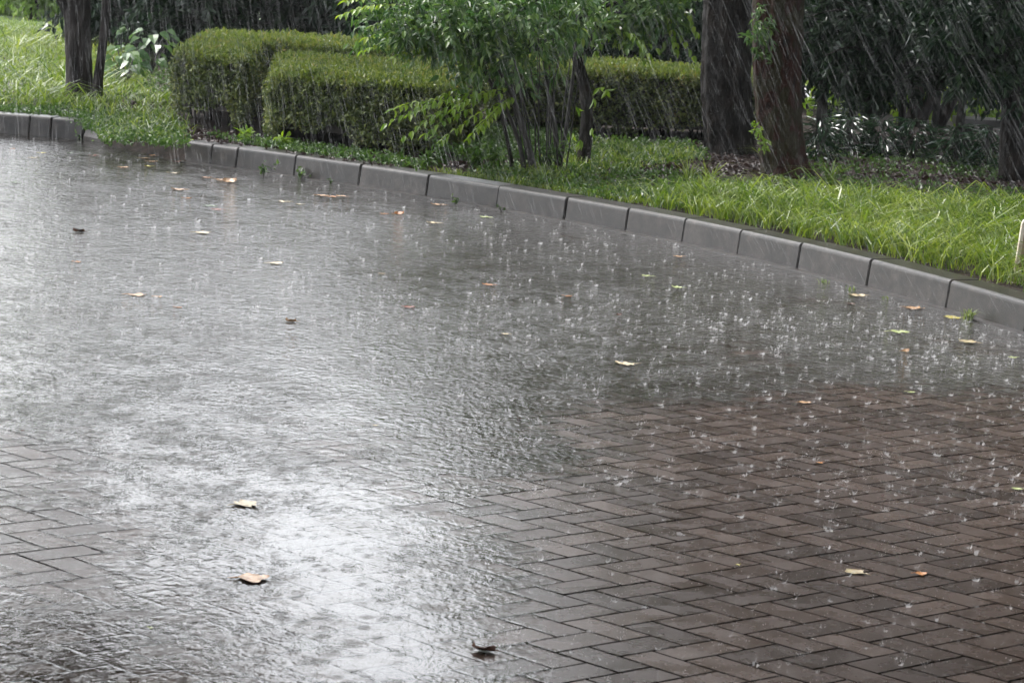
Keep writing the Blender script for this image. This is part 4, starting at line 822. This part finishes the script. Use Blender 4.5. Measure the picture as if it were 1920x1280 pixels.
# ------------------------------------------------------------------ fallen leaves on the wet paving
def fl_mat(name, c, c2): return solid_mat(name, [(.35, c2), (.55, c)], 40, .25, .4, 120, spec=.6)
FM = {'cream': fl_mat('cream_leaf', (.48, .41, .26), (.28, .20, .11)), 'tan': fl_mat('tan_leaf', (.46, .29, .16), (.24, .13, .07)), 'orange': fl_mat('orange_leaf', (.44, .19, .06), (.22, .09, .03)),
      'brown': fl_mat('brown_leaf', (.10, .05, .035), (.03, .016, .012)), 'green': fl_mat('pale_green_leaf', (.42, .47, .22), (.26, .33, .12)), 'dgreen': fl_mat('dark_green_leaf', (.07, .14, .03), (.03, .07, .02)),
      'yellow': fl_mat('yellow_leaf', (.42, .38, .09), (.28, .22, .05)), 'red': fl_mat('red_leaf', (.22, .06, .03), (.10, .03, .02))}
FL = [(148, 435, 22, 'brown', .9, 'dark brown curled leaf alone near the left edge of the paving'), (380, 437, 30, 'cream', .5, 'pale cream leaf with both ends turned up'),
      (145, 491, 14, 'orange', .4, 'small orange leaf below the dark brown curled leaf'), (517, 494, 28, 'cream', .5, 'cream leaf with yellow tip, right of the up-turned cream leaf'),
      (256, 553, 34, 'tan', .2, 'long tan leaf flat in the left puddle'), (296, 556, 16, 'tan', .3, 'small tan leaf beside the long tan leaf'), (335, 576, 14, 'orange', .2, 'small peach leaf below the long tan leaf'),
      (545, 603, 20, 'tan', 1.0, 'curled shell-like tan leaf in the pale water'), (460, 945, 50, 'cream', .35, 'large cream leaf with curled tip in the foreground puddle'), (476, 1084, 60, 'tan', .3, 'largest tan ribbed leaf in the bright reflection'),
      (908, 1219, 46, 'brown', .8, 'dark brown and grey curled leaf in the nearest reflection'), (765, 997, 10, 'brown', .6, 'tiny dark leaf scrap above the bright reflection'), (947, 626, 16, 'cream', .4, 'small pale leaf in the middle of the pale water'),
      (1172, 683, 42, 'cream', .6, 'twisted pale yellow leaf with dark tip right of centre'), (1270, 539, 22, 'green', .7, 'pale green leaf with raised pointed end'), (1213, 517, 20, 'green', .1, 'flat oval pale green leaf left of the pointed one'),
      (1272, 481, 20, 'tan', .4, 'tan leaf close to the kerb in dense splashes'), (915, 534, 22, 'orange', .5, 'twisted orange leaf in the middle of the splashes'), (1065, 555, 16, 'orange', .3, 'small orange leaf right of the twisted one'),
      (768, 576, 22, 'red', .4, 'red brown leaf with dark end near the pale water'), (1160, 591, 12, 'brown', 1.0, 'small black leaf lump right of centre'), (1605, 1072, 42, 'cream', .25, 'narrow curved pale leaf on the dry-looking pavers'),
      (1727, 1075, 24, 'orange', .5, 'torn orange leaf on the pavers right of the narrow pale leaf'), (1537, 867, 16, 'orange', .4, 'orange leaf scrap on the pavers mid right'), (1509, 754, 24, 'tan', .15, 'flat brown leaf with pale edge among splashes'),
      (1708, 735, 16, 'green', .3, 'half-moon pale green leaf on the pavers'), (1815, 641, 36, 'cream', .45, 'long pale yellow leaf with upright tip near the grass tuft'), (1898, 670, 18, 'green', .3, 'pale green leaf at the right edge of the paving'),
      (1698, 659, 16, 'tan', .8, 'tan leaf standing on edge left of the long pale yellow leaf'), (1688, 622, 38, 'green', .15, 'wide translucent pale leaf in the shallow puddle'), (1715, 578, 36, 'tan', .25, 'large tan leaf beside the kerb, left of the grass tuft'),
      (1785, 595, 34, 'yellow', .2, 'pale yellow leaf touching the grass tuft'), (1607, 554, 34, 'cream', .3, 'thin curved pale leaf by the kerb'), (1595, 570, 18, 'brown', .7, 'dark curled leaf below the thin curved leaf'),
      (1907, 916, 22, 'green', .3, 'thin pale green leaf at the right edge lower down'), (812, 418, 24, 'cream', .4, 'pale tan leaf in front of the sixth kerb stone'), (820, 384, 26, 'tan', .5, 'peach leaf pair lump by the kerb above the pale tan leaf'),
      (748, 402, 18, 'orange', .9, 'orange leaf with its stalk standing up'), (719, 401, 14, 'orange', .5, 'small orange leaf left of the stalked orange leaf'), (561, 383, 14, 'cream', .4, 'small white leaf below the fifth kerb stone'),
      (532, 378, 22, 'cream', .2, 'thin pale leaf left of the small white leaf'), (606, 367, 24, 'tan', .4, 'tan leaf at the left of the heap at the kerb foot'), (622, 369, 20, 'orange', .5, 'orange brown leaf in the middle of the heap at the kerb foot'), (640, 368, 22, 'tan', .3, 'tan leaf at the right of the heap at the kerb foot'),
      (430, 342, 26, 'tan', .8, 'cream and tan leaf curling up left of the kerb weeds'), (412, 337, 18, 'tan', .4, 'tan leaf touching the curling cream one'), (387, 333, 16, 'orange', .4, 'rusty leaf left of the tan pair'), (334, 356, 28, 'tan', .7, 'tan leaf with white raised corner'),
      (352, 372, 16, 'orange', .7, 'orange leaf standing below the white cornered leaf'), (392, 386, 22, 'dgreen', .2, 'olive green leaf flat on wet paving'), (406, 393, 20, 'red', .2, 'red brown leaf below the olive green leaf'),
      (278, 312, 16, 'yellow', .6, 'bright yellow leaf near the weedy gap'), (272, 297, 18, 'tan', .4, 'tan leaf just above the bright yellow leaf'), (286, 303, 18, 'tan', .3, 'pale tan leaf right of the bright yellow leaf'), (290, 292, 22, 'orange', .3, 'peach leaf beside the weedy gap'),
      (233, 314, 18, 'tan', .3, 'tan leaf left of the bright yellow leaf'), (327, 325, 20, 'cream', .7, 'white leaf standing up before the kerb end'), (178, 292, 16, 'red', .4, 'rusty leaf below the dark end stone'), (62, 296, 14, 'cream', .4, 'pale leaf in the far shining puddle'),
      (28, 343, 16, 'dgreen', .5, 'dark green leaf at the left edge of the paving'), (80, 287, 14, 'yellow', .3, 'yellow green leaf in the far shining puddle'), (133, 287, 10, 'dgreen', .3, 'small dark leaf in the far shining puddle'), (338, 304, 20, 'red', .6, 'wine red leaf heaped at the rounded kerb end'),
      (24, 279, 8, 'orange', .3, 'tiny orange leaf in front of the far kerb'), (910, 407, 22, 'green', .1, 'flat oval pale leaf in the gutter'), (42, 808, 8, 'brown', .8, 'tiny dark scrap at the left edge among splashes'), (703, 797, 10, 'cream', .4, 'tiny pale scrap in the middle foreground water'),
      (973, 785, 8, 'brown', .8, 'tiny black scrap in the centre of the paving'), (1383, 1058, 9, 'yellow', .4, 'tiny yellow flake on the pavers below centre right'), (1654, 930, 8, 'brown', .8, 'tiny black scrap on the pavers at right'), (283, 1176, 10, 'green', .3, 'tiny green flake on the lower left pavers'),
      (718, 513, 12, 'cream', .4, 'tiny cream leaf in the water above the red brown leaf'), (156, 258, 14, 'tan', .3, 'tan leaf at the foot of the dark end stone'), (197, 262, 12, 'orange', .5, 'peach leaf on the weeds right of the dark end stone')]
for (x, y, s, c, cu, lb) in FL:
    b = at(x, y, .0015); L = s * b[1] / F * 1.05; Wd = L * rng.uniform(.5, .68); a = rng.normal() * .35 + (0 if rng.random() < .5 else math.pi)
    nu, nv = 13, 5; U, Vv = np.meshgrid(np.linspace(-1, 1, nu), np.linspace(-1, 1, nv), indexing='ij')
    prof = np.sin(np.pi * np.clip((U[:, 0] + 1) / 2, 0, 1) ** rng.uniform(.75, 1.3)) ** .9 * (1 + rng.normal(size=nu) * .12); prof[[0, -1]] = .02
    side = np.stack([prof * (1 + rng.normal(size=nu) * .12), prof * (1 + rng.normal(size=nu) * .12)]); wd = np.where(Vv < 0, side[0][:, None], side[1][:, None])
    bend = rng.uniform(-.25, .25)
    X = U * L / 2 * (1 - .15 * cu * Vv ** 2); Yv = Vv * wd * Wd * .9 + bend * L * .5 * U ** 2
    Z = cu * L * (.05 * Vv ** 2 * wd + .20 * np.clip(U, 0, 1) ** 4 + .08 * np.clip(-U, 0, 1) ** 4) + .02 * L * (1 + np.sin(U * rng.uniform(5, 9) + Vv * 2 + rng.uniform(0, 6))) * np.abs(Vv) - .03 * L * (1 - np.abs(Vv)) * 0
    X = X + rng.normal(size=X.shape) * L * .01
    if cu > .75: Z += L * .2 * np.clip(Vv, 0, 1) ** 1.5; Yv *= .75
    ca, sa = math.cos(a), math.sin(a)
    P = np.c_[(X * ca - Yv * sa).ravel(), (X * sa + Yv * ca).ravel(), Z.ravel()] + b
    i = np.arange(nu - 1)[:, None] * nv; j = np.arange(nv - 1)[None]
    Fq = np.stack([i + j, i + j + nv, i + j + nv + 1, i + j + 1], -1).reshape(-1, 4)
    mb = MB().add(P, Fq); st_ = b + np.array([-ca, -sa, 0]) * L * .5
    add_tube(mb, [st_ + [0, 0, .003], st_ + np.array([-ca, -sa, .25 * cu]) * L * .3], [L * .018 + .0006, .0005], 4, rings=3)
    ob = mb.build('fallen_leaf', FM[c], smooth=True); tag(ob, lb, 'leaf', 'fallen leaves on the wet paving')

# ------------------------------------------------------------------ splashes and rain
def in_road(P):
    kxv = np.interp(P[:, 1], KALL[::-1, 1], KALL[::-1, 0]); return (P[:, 0] < kxv - .02) & ~((P[:, 1] > KALL[0, 1]) & (P[:, 1] - KALL[0, 1] > (KALL[0, 0] - P[:, 0]) * 1.4)) & (P[:, 1] < 19.5)
mb = MB(); r = np.random.default_rng(3)
def road_pts(n, y0, y1, pw=1.0):
    Yp = y0 + (y1 - y0) * r.uniform(0, 1, n) ** pw; X = r.uniform(-.215, .215, n) * Yp; P = np.c_[X, Yp, np.full(n, .001)]; return P[in_road(P)]
P = np.concatenate([road_pts(800, 4.5, 9), road_pts(2400, 8, 12.5), road_pts(4800, 11, 19.5)])
P = P[r.uniform(0, 1, len(P)) < np.clip(.55 + (P[:, 0] / P[:, 1]) * 4, .35, 1)]
for p in P:
    big = r.uniform(.1, 1.0) ** 1.6 * (1.4 if r.random() < .1 else 1); k = r.integers(7, 12); rad = .0018 + .0062 * big; hgt = .002 + .010 * big
    a = np.linspace(0, 6.283, k, endpoint=False) + r.uniform(0, .4, k); lean = r.uniform(-.3, .8); d = np.c_[np.cos(a), np.sin(a)]
    w0 = hgt * r.uniform(.1, .8, k) * (1 + lean * d[:, 0]).clip(.15); fl = r.uniform(1.25, 1.8)
    b0 = np.c_[p[:2] + d * rad, np.zeros(k)]; t0 = np.c_[p[:2] + d * rad * fl, w0]; i = np.arange(k); j = (i + 1) % k; m = r.uniform(0, 1, k) < .42
    n0 = mb.n; mb.add(np.r_[b0, t0], np.stack([i, j, j + k, i + k], 1)[m] if m.any() else np.stack([i, j, j + k, i + k], 1))
    q = np.where(r.uniform(0, 1, k) < .55)[0]
    if len(q):
        tip = np.c_[p[:2] + d[q] * rad * fl * r.uniform(1.2, 2.6, (len(q), 1)), w0[q] * r.uniform(1.3, 2.8, len(q)) + .002]; S3 = np.c_[-d[q][:, 1], d[q][:, 0], np.zeros(len(q))] * .0008
        V = np.stack([t0[q] - S3, t0[q] + S3, tip], 1).reshape(-1, 3); mb.add(V, np.arange(len(q))[:, None] * 3 + [0, 1, 2])
def octs(C, rad):
    n = len(C); rad = np.broadcast_to(rad, (n,))[:, None, None]
    o = np.array([(1, 0, 0), (-1, 0, 0), (0, 1, 0), (0, -1, 0), (0, 0, 1), (0, 0, -1)], float)[None] * rad
    V = (C[:, None] + o).reshape(-1, 3); i = np.arange(n)[:, None] * 6
    return V, np.concatenate([i + f for f in ([0, 2, 4], [2, 1, 4], [1, 3, 4], [3, 0, 4], [2, 0, 5], [1, 2, 5], [3, 1, 5], [0, 3, 5])])
k = r.integers(0, len(P), 14000); C = P[k] + r.normal(size=(14000, 3)) * [.022, .022, 0]; C[:, 2] = abs(r.normal(size=14000)) * .022 + .003
mb.add(*octs(C, r.uniform(.0006, .0014, 14000)))
C = np.concatenate([road_pts(9000, 4.5, 9), road_pts(14000, 9, 13), road_pts(46000, 11, 18.5)]); C[:, 2] = r.exponential(.014, len(C)) + .001
mb.add(*octs(C, r.uniform(.0004, .0012, len(C))))
tag(mb.build('rain_splashes', m_splash), 'white crown splashes and bouncing droplets all over the wet paving', 'splashes', kind='stuff')
# splashes on the kerb tops
mb = MB(); s = r.uniform(0, len(KALL) - 1.01, 2600); i = s.astype(int); q = KALL[i] * (1 - (s - i))[:, None] + KALL[i + 1] * (s - i)[:, None] + nn[i] * r.uniform(.0, .16, (2600, 1))
C = np.c_[q, .135 + r.exponential(.012, 2600)]; mb.add(*octs(C, r.uniform(.0006, .0014, 2600)))
tag(mb.build('kerb_splashes', m_splash), 'fine droplets bouncing off the kerb tops', 'splashes', kind='stuff')
# falling rain
def rain(n, y0, y1, ztop, r=r):
    Yp = r.uniform(y0, y1, n); X = r.uniform(-.22, .22, n) * Yp; lo = np.zeros(n); hi = H - Yp * .0 + .3
    z = r.uniform(.02, 1.0, n) * np.minimum(ztop, H + .35)
    az = X / Yp; sl = np.clip(.10 + 1.6 * (az + .17), .05, .62) + r.normal(size=n) * .05
    D = norm(np.c_[sl, r.normal(size=n) * .05 - .1, -np.ones(n)]); Ln = r.uniform(.05, .17, n)[:, None]; rad = .00014 + .0004 * r.uniform(0, 1, n) ** 1.8 * (.5 + Yp / 20)
    C = np.c_[X, Yp, z]; A = norm(np.cross(D, [0.0, 1, 0])); B = np.cross(D, A); V = []
    for (t_, f) in ((-.5, .1), (-.2, .8), (.3, 1), (.5, .1)):
        for a in (0, 2.094, 4.189): V.append(C + D * Ln * t_ + (A * math.cos(a) + B * math.sin(a)) * (rad * f)[:, None])
    V = np.stack(V, 1).reshape(-1, 3); i = np.arange(n)[:, None] * 12; Fc = []
    for l in range(3):
        for a in range(3): Fc.append(i + [l * 3 + a, l * 3 + (a + 1) % 3, l * 3 + 3 + (a + 1) % 3, l * 3 + 3 + a])
    return V, np.concatenate(Fc)
mb = MB(); mb.add(*rain(700, 4, 8, 2)); mb.add(*rain(6500, 8, 16, 2.2)); mb.add(*rain(5200, 15, 22, 2.2)); mb.add(*rain(900, 21, 28, 2.5))
tag(mb.build('rain', m_rain), 'thin white slanting streaks of heavy rain', 'rain', kind='stuff')

# ------------------------------------------------------------------ rain mist in the air
mh, n = newmat('haze'); pv = N_(n, 'ShaderNodeVolumePrincipled'); pv.inputs['Color'].default_value = (.92, .95, .97, 1); pv.inputs['Density'].default_value = .0004; pv.inputs['Anisotropy'].default_value = .3
o = N_(n, 'ShaderNodeOutputMaterial'); n.links.new(pv.outputs[0], o.inputs['Volume'])
mb = MB(); box(mb, -140, -16, -1.2, 140, 130, 12); tag(mb.build('haze', mh), 'pale rain mist hanging in the air', 'mist', kind='stuff')
